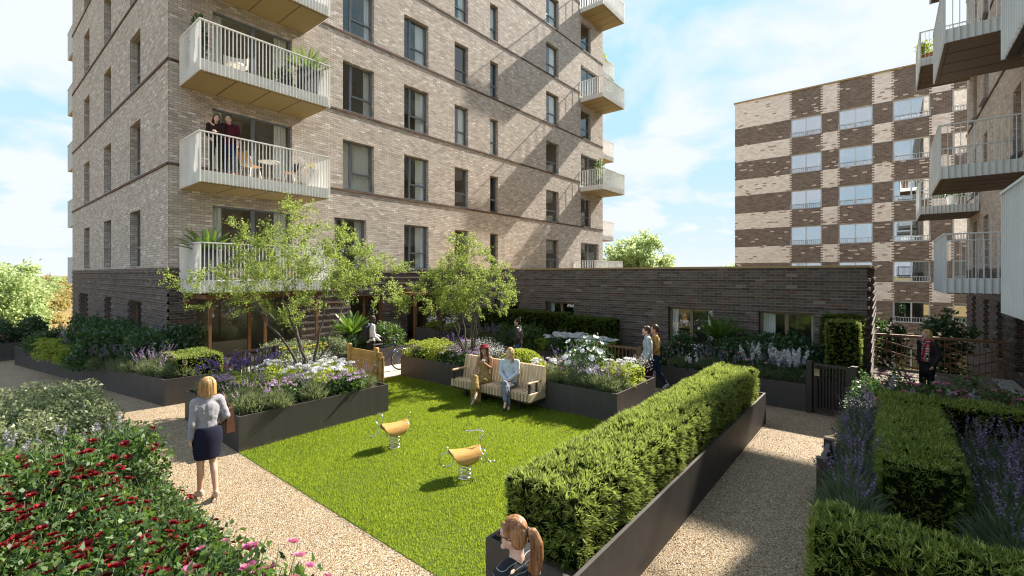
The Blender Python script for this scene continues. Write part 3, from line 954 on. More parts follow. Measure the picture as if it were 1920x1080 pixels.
for i in range(4):
    mb = MB(); mb.bbox(7.47, 7.51, 10.75, 12.28, .04+.2*i, .235+.2*i, .008); mb.build('board', M['pine'], root, True)
mb = MB(); mb.bbox(7.515, 7.555, 10.73, 10.9, .0, .72, .008); mb.build('batten', M['pine'], root, True)
# ================================================================== leaf materials
L = {}
L['tree'] = leafmat("tree_leaf", (.09, .155, .025), (.19, .27, .05), (.37, .43, .13), .48, (.54, .67, .15))
L['hedge'] = leafmat("hedge_leaf", (.016, .036, .005), (.085, .145, .020), (.50, .55, .17), .42, (.58, .72, .15))
L['hedge_shaded'] = leafmat("shaded_hedge_leaf", (.030, .055, .010), (.055, .095, .016), (.10, .15, .025), .35, (.40, .50, .06))  # darker copy of the hedge leaf, with shade put into the colour
L['rose'] = leafmat("rose_leaf", (.014, .036, .010), (.034, .080, .020), (.14, .21, .08), .25, (.25, .45, .06), rough=.5, spec=.35)
L['sage'] = leafmat("grey_green_leaf", (.085, .115, .065), (.13, .165, .085), (.20, .23, .13), .35, (.34, .42, .16))
L['sage2'] = leafmat('lavender_leaf', (.065, .10, .06), (.10, .145, .08), (.16, .20, .12), .3, (.25, .34, .14))
L['lime'] = leafmat("lime_leaf", (.14, .20, .03), (.24, .31, .045), (.38, .42, .08), .45, (.6, .7, .1))
L['dark'] = leafmat("glossy_dark_leaf", (.018, .050, .022), (.034, .080, .034), (.060, .12, .050), .28, (.16, .34, .06), rough=.32, spec=.5)
L['pale'] = leafmat("variegated_leaf", (.07, .11, .055), (.15, .19, .10), (.32, .35, .22), .35, (.4, .48, .2), rough=.4)
L['fern'] = leafmat("cycad_leaf", (.035, .095, .012), (.06, .15, .02), (.10, .20, .03), .35, (.3, .5, .05), rough=.35, spec=.5)
L['palm'] = leafmat('potted_cycad_leaf', (.05, .13, .012), (.09, .20, .02), (.14, .26, .03), .3, (.3, .5, .05))
L['grass'] = leafmat("grass_blade", (.070, .125, .008), (.145, .215, .014), (.26, .33, .03), .5, (.58, .72, .06))
L['far'] = leafmat("far_leaf", (.24, .34, .12), (.34, .44, .18), (.50, .57, .30), .5, (.74, .88, .42))  # extra pale: glare on the distant trees is put into the leaf colour
L['gold'] = leafmat("autumn_leaf", (.30, .29, .08), (.40, .35, .12), (.44, .30, .13), .4, (.7, .6, .25))
_nt = L['grass'].node_tree; _p = [n for n in _nt.nodes if n.type == 'VALTORGB'][0]
_g = _nt.nodes.new('ShaderNodeNewGeometry'); _n = _nt.nodes.new('ShaderNodeTexNoise'); _n.inputs['Scale'].default_value = 1.1; _n.inputs['Detail'].default_value = 4
_nt.links.new(_g.outputs['Position'], _n.inputs['Vector'])
_a = _nt.nodes.new('ShaderNodeMath'); _a.operation = 'MULTIPLY_ADD'; _a.inputs[1].default_value = 1.5; _a.inputs[2].default_value = -.75
_nt.links.new(_n.outputs['Fac'], _a.inputs[0])
_b = _nt.nodes.new('ShaderNodeMath'); _b.operation = 'ADD'; _nt.links.new(_g.outputs['Random Per Island'], _b.inputs[0]); _nt.links.new(_a.outputs[0], _b.inputs[1]); _nt.links.new(_b.outputs[0], _p.inputs[0])
L['red'] = leafmat("red_petal", (.055, .001, .003), (.115, .002, .005), (.23, .004, .009), .15, (.22, .003, .008), rough=.6, spec=.2)
L['pink'] = leafmat("pink_petal", (.38, .09, .20), (.50, .15, .29), (.64, .28, .42), .28, (.7, .25, .4))
L['mauve'] = leafmat("mauve_petal", (.30, .20, .33), (.40, .28, .43), (.52, .40, .55), .25, (.7, .5, .75))
L['purple'] = leafmat("lavender_petal", (.11, .08, .15), (.165, .125, .215), (.24, .19, .29), .2, (.22, .17, .3))
L['violet'] = leafmat("violet_petal", (.06, .04, .15), (.10, .065, .22), (.15, .105, .29), .25, (.2, .14, .4))
L['white'] = leafmat("white_petal", (.66, .68, .70), (.78, .80, .82), (.86, .86, .88), .35, (.9, .9, .92))
L['plume'] = leafmat("plume_white", (.58, .59, .62), (.70, .71, .74), (.80, .80, .83), .4, (.85, .85, .88))
L['plume_grey'] = leafmat('plume_grey', (.30, .30, .33), (.38, .37, .41), (.46, .45, .49), .3, (.5, .5, .52))
L['yellow'] = leafmat("yellow_petal", (.50, .44, .03), (.62, .55, .05), (.7, .65, .12), .4, (.85, .8, .1))
M['bark'] = pmat("dark_bark", (.10, .085, .070), (.055, .046, .040), 14, .85, bump=.6, bs=60)
M['stem'] = pmat("green_stem", (.07, .11, .03), (.05, .08, .025), 14, .7)
M['core'] = pmat("hedge_shadow_core", (.008, .012, .004), (.005, .008, .003), 14, .95, spec=.0)  # near-black, so the shade deep inside the hedges is painted in

def unit(a): return a/np.maximum(np.linalg.norm(a, axis=1, keepdims=True), 1e-6)
def leaf_quads(P, D, ln, wd, rng, droop=.15, Nn=None):
    """diamond leaves from base points P along directions D"""
    n = len(P); D = unit(D)
    rv = unit(rng.normal(size=(n, 3))) if Nn is None else unit(Nn + .5*rng.normal(size=(n, 3)))
    S = unit(np.cross(D, rv))
    U = np.cross(S, D)
    ln = np.broadcast_to(np.asarray(ln, float), (n,))[:, None]*(.7+.6*rng.random((n, 1)))
    wd = np.broadcast_to(np.asarray(wd, float), (n,))[:, None]*(.7+.6*rng.random((n, 1)))
    V = np.empty((n, 4, 3))
    V[:, 0] = P; V[:, 1] = P + D*ln*.45 + S*wd*.5 + U*wd*.18
    V[:, 2] = P + D*ln - U*ln*droop; V[:, 3] = P + D*ln*.45 - S*wd*.5 + U*wd*.18
    F = np.arange(n*4).reshape(n, 4)
    return V.reshape(-1, 3), F
def blades(P, D, ln, wd, rng, bend=.25):
    """narrow 3-point blades (triangles)"""
    n = len(P); D = unit(D)
    S = unit(np.cross(D, unit(rng.normal(size=(n, 3)))))
    ln = np.broadcast_to(np.asarray(ln, float), (n,))[:, None]*(.65+.7*rng.random((n, 1)))
    V = np.empty((n, 3, 3))
    V[:, 0] = P - S*wd*.5; V[:, 1] = P + S*wd*.5; V[:, 2] = P + D*ln + unit(rng.normal(size=(n, 3)))*ln*bend*.5
    return V.reshape(-1, 3), np.arange(n*3).reshape(n, 3)
def cat4(parts):
    Vs, Fs, b = [], [], 0
    for V, F in parts: Vs.append(V); Fs.append(F + b); b += len(V)
    return np.concatenate(Vs), np.concatenate(Fs)
def dome(n, r, h, rng, z0=.0, k=9, clump=.3, fill=.35):
    """points scattered in clumps over a bush; returns points and outward directions"""
    th = rng.random(k)*2*PI; ph = np.arccos(rng.random(k)*.98)
    q = .72 + .28*rng.random(k)
    C = np.stack([r*q*np.sin(ph)*np.cos(th)*.8, r*q*np.sin(ph)*np.sin(th)*.8, z0 + (h-z0)*(.18+.72*np.cos(ph)*q)], 1)
    idx = rng.integers(0, k, n)
    X = unit(rng.normal(size=(n, 3)))*(rng.random((n, 1))**.45)
    P = C[idx] + X*np.array([r*clump*1.6, r*clump*1.6, h*clump*1.0])
    m = rng.random(n) < fill
    e = int(m.sum())
    Y = unit(rng.normal(size=(e, 3)))*(rng.random((e, 1))**.4); Y[:, 2] = np.abs(Y[:, 2])
    P[m] = Y*np.array([r*.95, r*.95, h*.9])
    P[:, 2] = np.maximum(P[:, 2], .02)
    O = P - np.array([0, 0, h*.25]); O[:, 2] *= r/h
    return P, unit(O)
def stems(mb, n, r, h, rng, w=.006):
    for i in range(n):
        a = rng.random()*2*PI; q = r*rng.random()**.5
        mb.tube([(q*.25*math.cos(a), q*.25*math.sin(a), 0), (q*.6*math.cos(a+.2), q*.6*math.sin(a+.2), h*.5), (q*math.cos(a), q*math.sin(a), h*.9)], [w*1.4, w, w*.5], 4)

def blossom(c, r, rng, ax=None, rings=((5, .35, 1.0), (5, .8, .75), (4, 1.25, .45))):
    """a cupped flower of petals"""
    ax = np.array(ax if ax is not None else (0, 0, 1.0)); ax = ax/np.linalg.norm(ax)
    a = np.cross(ax, [.3, .9, .2]); a /= np.linalg.norm(a); b = np.cross(ax, a)
    Vs = []
    for k, lift, s in rings:
        o = rng.random()*6
        for i in range(k):
            t = 2*PI*i/k + o + rng.random()*.3
            d = a*math.cos(t) + b*math.sin(t); e = -a*math.sin(t) + b*math.cos(t)
            w = r*s*.62
            tip = c + d*r*s*math.cos(lift) + ax*r*(.25 + math.sin(lift)*s*.55)
            mid = c + d*r*s*.55*math.cos(lift*.8) + ax*r*(.10 + math.sin(lift)*s*.25)
            Vs.append([c, mid + e*w, tip, mid - e*w])
    V = np.array(Vs).reshape(-1, 3)
    return V, np.arange(len(V)).reshape(-1, 4)
def blossoms_at(P, D, r, rng, **k): return cat4([blossom(p, r*(.75+.5*rng.random()), rng, d, **k) for p, d in zip(P, D)])
def clusters_at(P, rad, n, size, rng, flat=.5):
    """round heads of many small petals"""
    m = len(P)
    C = np.repeat(P, n, 0); X = unit(rng.normal(size=(m*n, 3))); X[:, 2] = np.abs(X[:, 2])
    Q = C + X*rad*np.array([1, 1, flat])*(.75+.4*rng.random((m*n, 1)))
    D = unit(np.cross(X, rng.normal(size=(m*n, 3)))) + X*.3
    return leaf_quads(Q - D*size*.5, D, size, size*.9, rng, .05, X)

def spikes_at(P, D, ln, wd, rng, n=22):
    """flower spikes: petals up a stalk"""
    m = len(P); t = np.tile(np.linspace(0, 1, n), m)
    B = np.repeat(P, n, 0) + np.repeat(unit(D), n, 0)*(np.repeat(ln*(.7+.6*rng.random(m)), n)*t)[:, None]
    a = rng.random(m*n)*2*PI
    O = np.stack([np.cos(a), np.sin(a), .7*np.ones(m*n)], 1)
    w = wd*np.sin(np.clip((t*.82+.18), 0, 1)*PI*.95)**.6
    return leaf_quads(B, O, w*1.5 + .003, w*1.2 + .003, rng, .1)

HID = (0, -60, -30)
PROTOS = {}
def proto(key, name, label, cat, builder, nv=2):
    PROTOS[key] = [dict(name=name, cat=cat, build=builder, seed=i*7+sum(map(ord, key)) % 97, root=None) for i in range(nv)]
def plant(key, loc, rz=0, sc=1.0, label=None, group=None, var=None):
    v = PROTOS[key]; p = v[(var if var is not None else random.randrange(len(v))) % len(v)]
    if p['root'] is None:
        r = thing(p['name'], label, p['cat'], loc, rz, group)
        p['build'](r, np.random.default_rng(p['seed']))
        r.scale = (sc,)*3 if not isinstance(sc, tuple) else sc
        p['root'] = r
        return r
    return dup(p['root'], loc, rz, sc, label, group) if group or 'group' not in p['root'] else dup(p['root'], loc, rz, sc, label, group)
def put(root, name, VF, mat, smooth=False): return link(name, np_mesh(name, VF[0], VF[1], smooth), mat, root)
def put_stems(root, n, r, h, rng, w=.006, mat=None):
    mb = MB(); stems(mb, n, r, h, rng, w); mb.build('stems', mat or M['stem'], root)

def b_rose(col, nb=26, br=.052, n=1050, lm='rose'):
    def f(root, rng):
        P, O = dome(n, .42, .80, rng, k=11, clump=.26, fill=.4)
        put(root, 'foliage', leaf_quads(P, O*.5 + rng.normal(size=P.shape)*.6 + [0, 0, .15], .062, .040, rng, .2, O), L[lm])
        put_stems(root, 10, .34, .78, rng)
        i = rng.choice(n, nb, replace=False); Q = P[i]; o = O[i]
        Q = np.stack([Q[:, 0]*1.12, Q[:, 1]*1.12, np.maximum(Q[:, 2], .38)*1.03 + .05 + .08*rng.random(nb)], 1)
        put(root, 'blossoms', blossoms_at(Q, o*.5 + [0, 0, .8], br, rng), L[col])
    return f
def b_leafy(lm, n=1300, r=.40, h=.75, ln=.075, wd=.042, fl=None, nf=40, fr=.022, k=10):
    def f(root, rng):
        P, O = dome(n, r, h, rng, k=k, clump=.28, fill=.45)
        put(root, 'foliage', leaf_quads(P, O*.7 + rng.normal(size=P.shape)*.55 + [0, 0, .1], ln, wd, rng, .25, O), L[lm])
        put_stems(root, 9, r*.8, h*.85, rng, .008)
        if fl:
            i = rng.choice(n, nf, replace=False)
            put(root, 'blossoms', blossoms_at(P[i] + O[i]*.05, O[i] + [0, 0, .4], fr, rng, rings=((5, .3, 1.0),)), L[fl])
    return f
def b_lavender(sp='purple', h=.34, r=.30, nsp=26, sl=.15, sw=.011, lm='sage', n=900, tall=.20, lean=.65):
    def f(root, rng):
        a = rng.random(n)*2*PI; q = r*rng.random(n)**.6
        B = np.stack([q*np.cos(a)*.7, q*np.sin(a)*.7, rng.random(n)*h*.75*(1-.5*q/r)], 1)
        D = np.stack([np.cos(a)*q/r*.9, np.sin(a)*q/r*.9, .9*np.ones(n)], 1) + rng.normal(size=(n, 3))*.3
        put(root, 'foliage', leaf_quads(B, D, h*.42, .012, rng, .1), L[lm])
        a = rng.random(nsp)*2*PI; q = rng.random(nsp)**.5
        D = np.stack([np.cos(a)*q*lean, np.sin(a)*q*lean, np.ones(nsp)], 1) + rng.normal(size=(nsp, 3))*.1
        B = np.stack([r*.55*q*np.cos(a), r*.55*q*np.sin(a), h*.45 + 0*a], 1)
        mb = MB()
        T = B + unit(D)*((h*.45 + tall*rng.random(nsp))[:, None])
        for b0, b1 in zip(B, T): mb.tube([b0, b1], .0028, 3, cap=False)
        mb.build('stalks', M['stem'], root)
        put(root, 'blossoms', spikes_at(T, D, sl, sw, rng), L[sp])
    return f
def b_heads(fl, lm='rose', h=.42, r=.33, nh=15, hr=.06, n=800, petals=34, ps=.026, ln=.075, wd=.04):
    def f(root, rng):
        P, O = dome(n, r, h*.88, rng, k=8, clump=.3, fill=.5)
        put(root, 'foliage', leaf_quads(P, O*.6 + rng.normal(size=P.shape)*.5, ln, wd, rng, .25, O), L[lm])
        put_stems(root, 8, r*.75, h*.8, rng)
        th = rng.random(nh)*2*PI; q = r*.95*rng.random(nh)**.5
        H = np.stack([q*np.cos(th), q*np.sin(th), h*(.72+.30*np.sqrt(np.clip(1-(q/r)**2, 0, 1))) + rng.normal(size=nh)*.03], 1)
        put(root, 'blossoms', clusters_at(H, hr, petals, ps, rng), L[fl])
    return f
def b_plume(col='plume', h=.42, npl=7, sl=.30, sw=.032, lm='dark', r=.30):
    def f(root, rng):
        P, O = dome(420, r, h*.7, rng, k=7, clump=.35, fill=.5)
        put(root, 'foliage', leaf_quads(P, O*.6 + rng.normal(size=P.shape)*.5, .085, .042, rng, .25, O), L[lm])
        a = rng.random(npl)*2*PI; q = rng.random(npl)**.5*r*.85
        B = np.stack([q*np.cos(a), q*np.sin(a), h*(.55+.3*rng.random(npl))], 1)
        D = np.stack([np.cos(a)*.22, np.sin(a)*.22, np.ones(npl)], 1) + rng.normal(size=(npl, 3))*.09
        mb = MB()
        for b0, d in zip(B, D): mb.tube([(b0[0]*.4, b0[1]*.4, 0), b0], .004, 4, cap=False)
        mb.build('stalks', M['stem'], root)
        put(root, 'blossoms', spikes_at(B, D, sl, sw, rng, 60), L[col])
    return f
def b_airy(col='white', n=330, r=.30, h=.42):
    def f(root, rng):
        a = rng.random(60)*2*PI
        mb = MB()
        T = []
        for t in a:
            q = r*rng.random()**.5; z = h*(.6+.5*rng.random())
            p = np.array([q*math.cos(t), q*math.sin(t), z]); T.append(p)
            mb.tube([(0, 0, 0), p*.6 + [0, 0, z*.1], p], .003, 3, cap=False)
        mb.build('stalks', M['stem'], root)
        T = np.array(T); i = rng.integers(0, len(T), n)
        Q = T[i] + rng.normal(size=(n, 3))*.045
        put(root, 'blossoms', leaf_quads(Q, rng.normal(size=(n, 3)) + [0, 0, .6], .020, .015, rng, .1), L[col])
    return f
def frond_mesh(nf, ln, rng, rise=.9, leaf=.16, up=1.0):
    Vs = []
    for i in range(nf):
        a = 2*PI*i/nf*2.6 + rng.normal()*.2
        tilt = .25 + 1.0*(i/nf)**.8 + rng.normal()*.08
        d = np.array([math.cos(a), math.sin(a), 0]); s = np.array([-math.sin(a), math.cos(a), 0])
        m = 26; pts = []
        p = np.array([0, 0, .0]); e = tilt
        for j in range(m+1):
            pts.append(p.copy()); e2 = e + .55*(j/m)**2*rise
            p = p + (d*math.sin(e2) + np.array([0, 0, math.cos(e2)]))*ln/m
        for j in range(3, m):
            p = pts[j]; ax = pts[j+1]-pts[j]; ax = ax/np.linalg.norm(ax)
            nn = np.cross(s, ax); l = leaf*math.sin(PI*(.12+.86*j/m))**.7
            for sg in (-1, 1):
                dr = s*sg*.72 + ax*.6 + nn*.28; dr /= np.linalg.norm(dr)
                w = ax*.016
                Vs.append([p - w, p + dr*l*.5 - w*1.0 + nn*.01, p + dr*l, p + dr*l*.5 + w*1.0 + nn*.01])
        for j in range(m):
            w = s*.006*(1-j/m*.7); Vs.append([pts[j]-w, pts[j]+w, pts[j+1]+w*.9, pts[j+1]-w*.9])
    V = np.array(Vs).reshape(-1, 3)
    return V, np.arange(len(V)).reshape(-1, 4)
def b_cycad(nf=26, ln=.75, leaf=.15):
    def f(root, rng):
        V, F = frond_mesh(nf, ln, rng, leaf=leaf)
        V[:, 2] += .22
        put(root, 'fronds', (V, F), L['fern'])
        mb = MB(); mb.lathe([(.05, 0), (.085, .05), (.08, .16), (.05, .25)], n=10); mb.build('trunk', M['bark'], root)
    return f

proto('rose_red', 'rose_bush', '', 'rose bush', b_rose('red'), 3)
proto('rose_low', 'rose_bush', '', 'rose bush', b_rose('red', 5, .045, 800), 2)
proto('rose_few', 'rose_bush', '', 'rose bush', b_rose('red', 7), 1)
proto('rose_pink', 'rose_bush', '', 'rose bush', b_rose('pink', 22, .05, 850), 2)
proto('dark', 'evergreen_shrub', '', 'shrub', b_leafy('dark'), 2)
proto('dark_pink', 'flowering_shrub', '', 'shrub', b_leafy('dark', 1100, fl='pink', nf=46, fr=.026), 2)
proto('pale', 'variegated_shrub', '', 'shrub', b_leafy('pale', 1500, .45, .7, .065, .036), 2)
proto('rose_green', 'leafy_shrub', '', 'shrub', b_leafy('rose', 1300, .42, .75, .085, .035), 2)
proto('big_leaf', 'broad_leaved_plant', '', 'plant', b_leafy('sage', 330, .40, .5, .17, .085, k=7), 1)
proto('white_shrub', 'white_flowering_shrub', '', 'shrub', b_leafy('dark', 1300, .5, .85, .06, .032, fl='white', nf=80, fr=.055), 1)
proto('cream_shrub', 'cream_flowering_shrub', '', 'shrub', b_leafy('dark', 1000, .4, .7, .06, .032, fl='white', nf=120, fr=.020), 1)
proto('lavender', 'lavender_plant', '', 'lavender', b_lavender(), 3)
proto('lav_big', 'lavender_plant', '', 'lavender', b_lavender('purple', .56, .21, 9, .19, .014, 'sage2', 1300, .12, .25), 3)
proto('lav_tall', 'tall_lavender_plant', '', 'lavender', b_lavender('violet', .40, .28, 14, .10, .020, 'sage', 260, .26), 2)
proto('sage', 'silvery_herb', '', 'herb', b_lavender('mauve', .32, .30, 7, .12, .010, 'sage', 1300), 2)
proto('white_phlox', 'white_phlox', '', 'flower', b_heads('white', 'lime'), 2)
proto('hydrangea', 'white_hydrangea', '', 'hydrangea', b_heads('white', 'rose', .62, .46, 30, .085, 900, 46, .032), 2)
proto('mauve', 'mauve_cranesbill', '', 'flower', b_heads('mauve', 'rose', .34, .30, 22, .04, 520, 16, .028), 2)
proto('euphorbia', 'lime_euphorbia', '', 'flower', b_heads('lime', 'lime', .40, .32, 34, .055, 700, 26, .026, .06, .03), 2)
proto('yellow', 'yellow_daisy', '', 'flower', b_heads('yellow', 'lime', .38, .28, 22, .035, 420, 14, .024), 1)
proto('plume', 'white_plume_plant', '', 'plant', b_plume(), 2)
proto('plume_grey', 'grey_plume_plant', '', 'plant', b_plume('plume_grey', .42, 5, .28, .026), 2)
proto('plume_tall', 'tall_white_plume_plant', '', 'plant', b_plume('plume', .50, 5, .40, .040), 2)
proto('airy', 'white_gypsophila', '', 'flower', b_airy(), 2)
proto('cycad', 'cycad', '', 'cycad', b_cycad(), 1)

# ================================================================== clipped hedges
def hedge(name, label, boxes, mat, ln=.075, dens=420, per=7, wd=.010, seed=1, up=.45, cat='hedge', lump=.03):
    rng = np.random.default_rng(seed)
    x0, y0, z0 = boxes[0][0], boxes[0][2], boxes[0][4]
    root = thing(name, label, cat, (x0, y0, z0))
    mb = MB(); Ps, Ns = [], []
    for (a, b, c, d, e, f) in boxes:
        i = ln*.55
        mb.box(a+i, b-i, c+i, d-i, e, f-i)
        faces = [((b-a)*(d-c), lambda n: np.stack([a+(b-a)*rng.random(n), c+(d-c)*rng.random(n), np.full(n, f)], 1), (0, 0, 1))]
        for X, nx in ((a, -1), (b, 1)): faces.append(((d-c)*(f-e), lambda n, X=X: np.stack([np.full(n, X), c+(d-c)*rng.random(n), e+(f-e)*rng.random(n)], 1), (nx, 0, 0)))
        for Y, ny in ((c, -1), (d, 1)): faces.append(((b-a)*(f-e), lambda n, Y=Y: np.stack([a+(b-a)*rng.random(n), np.full(n, Y), e+(f-e)*rng.random(n)], 1), (0, ny, 0)))
        for A, fn, nn in faces:
            n = int(A*dens); P = fn(n); N = np.tile(np.array(nn, float), (n, 1))
            P = P - N*ln*.62 + N*(rng.normal(size=(n, 1))*lump*.5)
            # round the edges a little
            for ax_, (lo, hi) in enumerate(((a, b), (c, d), (e, f))):
                if nn[ax_] == 0:
                    dd = np.minimum(np.abs(P[:, ax_]-lo), np.abs(hi-P[:, ax_])) if ax_ < 2 else np.abs(hi-P[:, ax_])
                    P = P - N*(np.clip(.12-dd, 0, .12)**2/.12)[:, None]*.75
            Ps.append(P); Ns.append(N)
    P, N = np.concatenate(Ps), np.concatenate(Ns)
    P = P + N*(.018*np.sin(P[:, :1]*5.1 + seed) + .014*np.sin(P[:, 1:2]*6.7 + P[:, 2:3]*8.3) + .010*np.sin(P[:, :1]*13.0 + P[:, 1:2]*11.0))
    n = len(P)
    T = unit(N + rng.normal(size=(n, 3))*.35 + [0, 0, up])
    PP = np.repeat(P, per, 0); DD = np.repeat(T, per, 0) + rng.normal(size=(n*per, 3))*.42
    VF = leaf_quads(PP, DD, ln, wd, rng, .12)
    link('foliage', np_mesh('foliage', *VF), L[mat] if isinstance(mat, str) else mat, root, True)
    mb.build('shade_core', M['core'], root, True)  # solid dark box standing for the shade between the leaves
    return root
hedge('clipped_hedge', 'long clipped hedge in the trough between the lawn and the right gravel path', [(3.24, 10.12, 1.97, 2.77, .5, 1.15)], 'hedge', .070, 620, 9, .0085, 11)
hedge('clipped_hedge', 'small square clipped hedge at the near end of the trough beside the tower corner', [(3.35, 4.32, 12.85, 14.3, .5, 1.02)], 'hedge', .06, 520, 7, .012, 12)
hedge('clipped_hedge', 'long dark clipped hedge along the pavilion wall behind the white hydrangeas', [(12.75, 13.35, 8.2, 12.1, .4, 1.70), (12.7, 13.3, 6.45, 8.2, .4, 1.62)], 'hedge_shaded', .08, 330, 7, .014, 13)
hedge('clipped_hedge', 'nearer of the two tall clipped hedge blocks at the pavilion corner', [(12.5, 13.08, .46, 1.10, .5, 1.95)], 'hedge', .07, 420, 7, .012, 14)
hedge('clipped_hedge', 'rear of the two tall clipped hedge blocks, touching the pavilion corner', [(13.14, 13.66, .44, 1.24, .5, 2.02)], 'hedge_shaded', .07, 380, 7, .012, 15)
hedge('clipped_hedge', 'clipped hedge in the lower right corner, nearest the camera', [(4.12, 4.66, -1.4, .47, .1, 1.10)], 'hedge', .075, 620, 9, .009, 16)
hedge('clipped_hedge', 'middle clipped hedge between two strips of lavender right of the path', [(6.08, 9.05, -.62, .08, .1, 1.10)], 'hedge', .075, 560, 9, .009, 17)
hedge('clipped_hedge', 'clipped hedge in front of the pink roses on the right', [(9.16, 9.84, -2.2, .10, .1, 1.10)], 'hedge', .075, 480, 8, .009, 18)

# clipped dome
def dome_topiary(loc, r, h, label):
    rng = np.random.default_rng(4)
    root = thing('clipped_dome', label, 'shrub', loc)
    n = 2600
    X = unit(rng.normal(size=(n, 3))); X[:, 2] = np.abs(X[:, 2])
    P = X*np.array([r, r, h]); N = unit(X/np.array([r, r, h]))
    PP = np.repeat(P - N*.03, 4, 0); DD = np.repeat(N, 4, 0) + rng.normal(size=(n*4, 3))*.55
    put(root, 'foliage', leaf_quads(PP, DD, .045, .026, rng, .1), L['lime'])
    mb = MB(); mb.sphere((0, 0, 0), (r*.94, r*.94, h*.93), 20, 12); mb.build('shade_core', M['core'], root)  # solid dark dome, painted as the shade under the leaves
dome_topiary((9.35, 7.35, .58), .62, .48, 'clipped lime green dome behind the bench')

# ================================================================== grass
def grass(name, x0, x1, y0, y1, dens, seed):
    rng = np.random.default_rng(seed)
    n = int((x1-x0)*(y1-y0)*dens)
    P = np.stack([x0 + (x1-x0)*rng.random(n), y0 + (y1-y0)*rng.random(n), np.full(n, .004)], 1)
    D = rng.normal(size=(n, 3))*.38; D[:, 2] = 1.0
    h = (.022 + .018*rng.random(n))*(1 + .25*np.sin(P[:, 0]*2.3 + np.sin(P[:, 1]*1.7))*np.sin(P[:, 1]*2.9))
    V, F = blades(P, D, h, .0075, rng, .3)
    o = link(name, np_mesh(name, V, F), L['grass'])
    o['kind'] = 'stuff'; o['label'] = 'short green lawn grass between the troughs'
grass('grass', 3.05, 8.40, 2.84, 8.42, 7000, 1)
grass('grass', 6.03, 8.40, 8.42, 11.12, 5500, 2)

# loose stones on the gravel
def pebbles():
    rng = np.random.default_rng(77)
    zones = [(1.95, 3.03, 2.6, 11.2, 5200), (1.95, 6.0, 11.25, 12.6, 1300), (2.2, 11.6, .6, 1.88, 6000)]
    Ps = []
    for a, b, c, d, n in zones:
        x = rng.random(n); e = rng.random(n) < .35
        y = rng.random(n); y[e] = np.where(rng.random(e.sum()) < .5, y[e]**4, 1-y[e]**4) if b-a > 2 else y[e]
        if b-a < 2: x[e] = np.where(rng.random(e.sum()) < .5, x[e]**4, 1-x[e]**4)
        Ps.append(np.stack([a+(b-a)*x, c+(d-c)*y, np.zeros(n)], 1))
    P = np.concatenate(Ps); n = len(P)
    O = np.array([[1, 0, 0], [0, 1, 0], [-1, 0, 0], [0, -1, 0], [0, 0, .8], [0, 0, -.4]])
    s = (.004 + .006*rng.random((n, 1, 1)))*(.7+.6*rng.random((n, 1, 3)))
    a = rng.random(n)*6.28; ca, sa = np.cos(a), np.sin(a)
    V = O[None]*s; X = V[..., 0]*ca[:, None] - V[..., 1]*sa[:, None]; Y = V[..., 0]*sa[:, None] + V[..., 1]*ca[:, None]
    V = np.stack([X, Y, V[..., 2] + .003], -1) + P[:, None]
    T = np.array([[0, 1, 4], [1, 2, 4], [2, 3, 4], [3, 0, 4], [1, 0, 5], [2, 1, 5], [3, 2, 5], [0, 3, 5]])
    F = (np.arange(n)[:, None, None]*6 + T[None]).reshape(-1, 3)
    t = NT("loose_pebble"); g = t.new("NewGeometry")
    m = t.done(t.principled(t.ramp(g.outputs["Random Per Island"], [(0, (.16, .09, .045)), (.35, (.38, .27, .16)), (.7, (.55, .46, .34)), (1, (.80, .76, .68))]), .75, 0, .35))
    o = link('pebbles', np_mesh('pebbles', V.reshape(-1, 3), F), m); o['kind'] = 'stuff'; o['label'] = 'loose pebbles lying on the gravel paths'
pebbles()
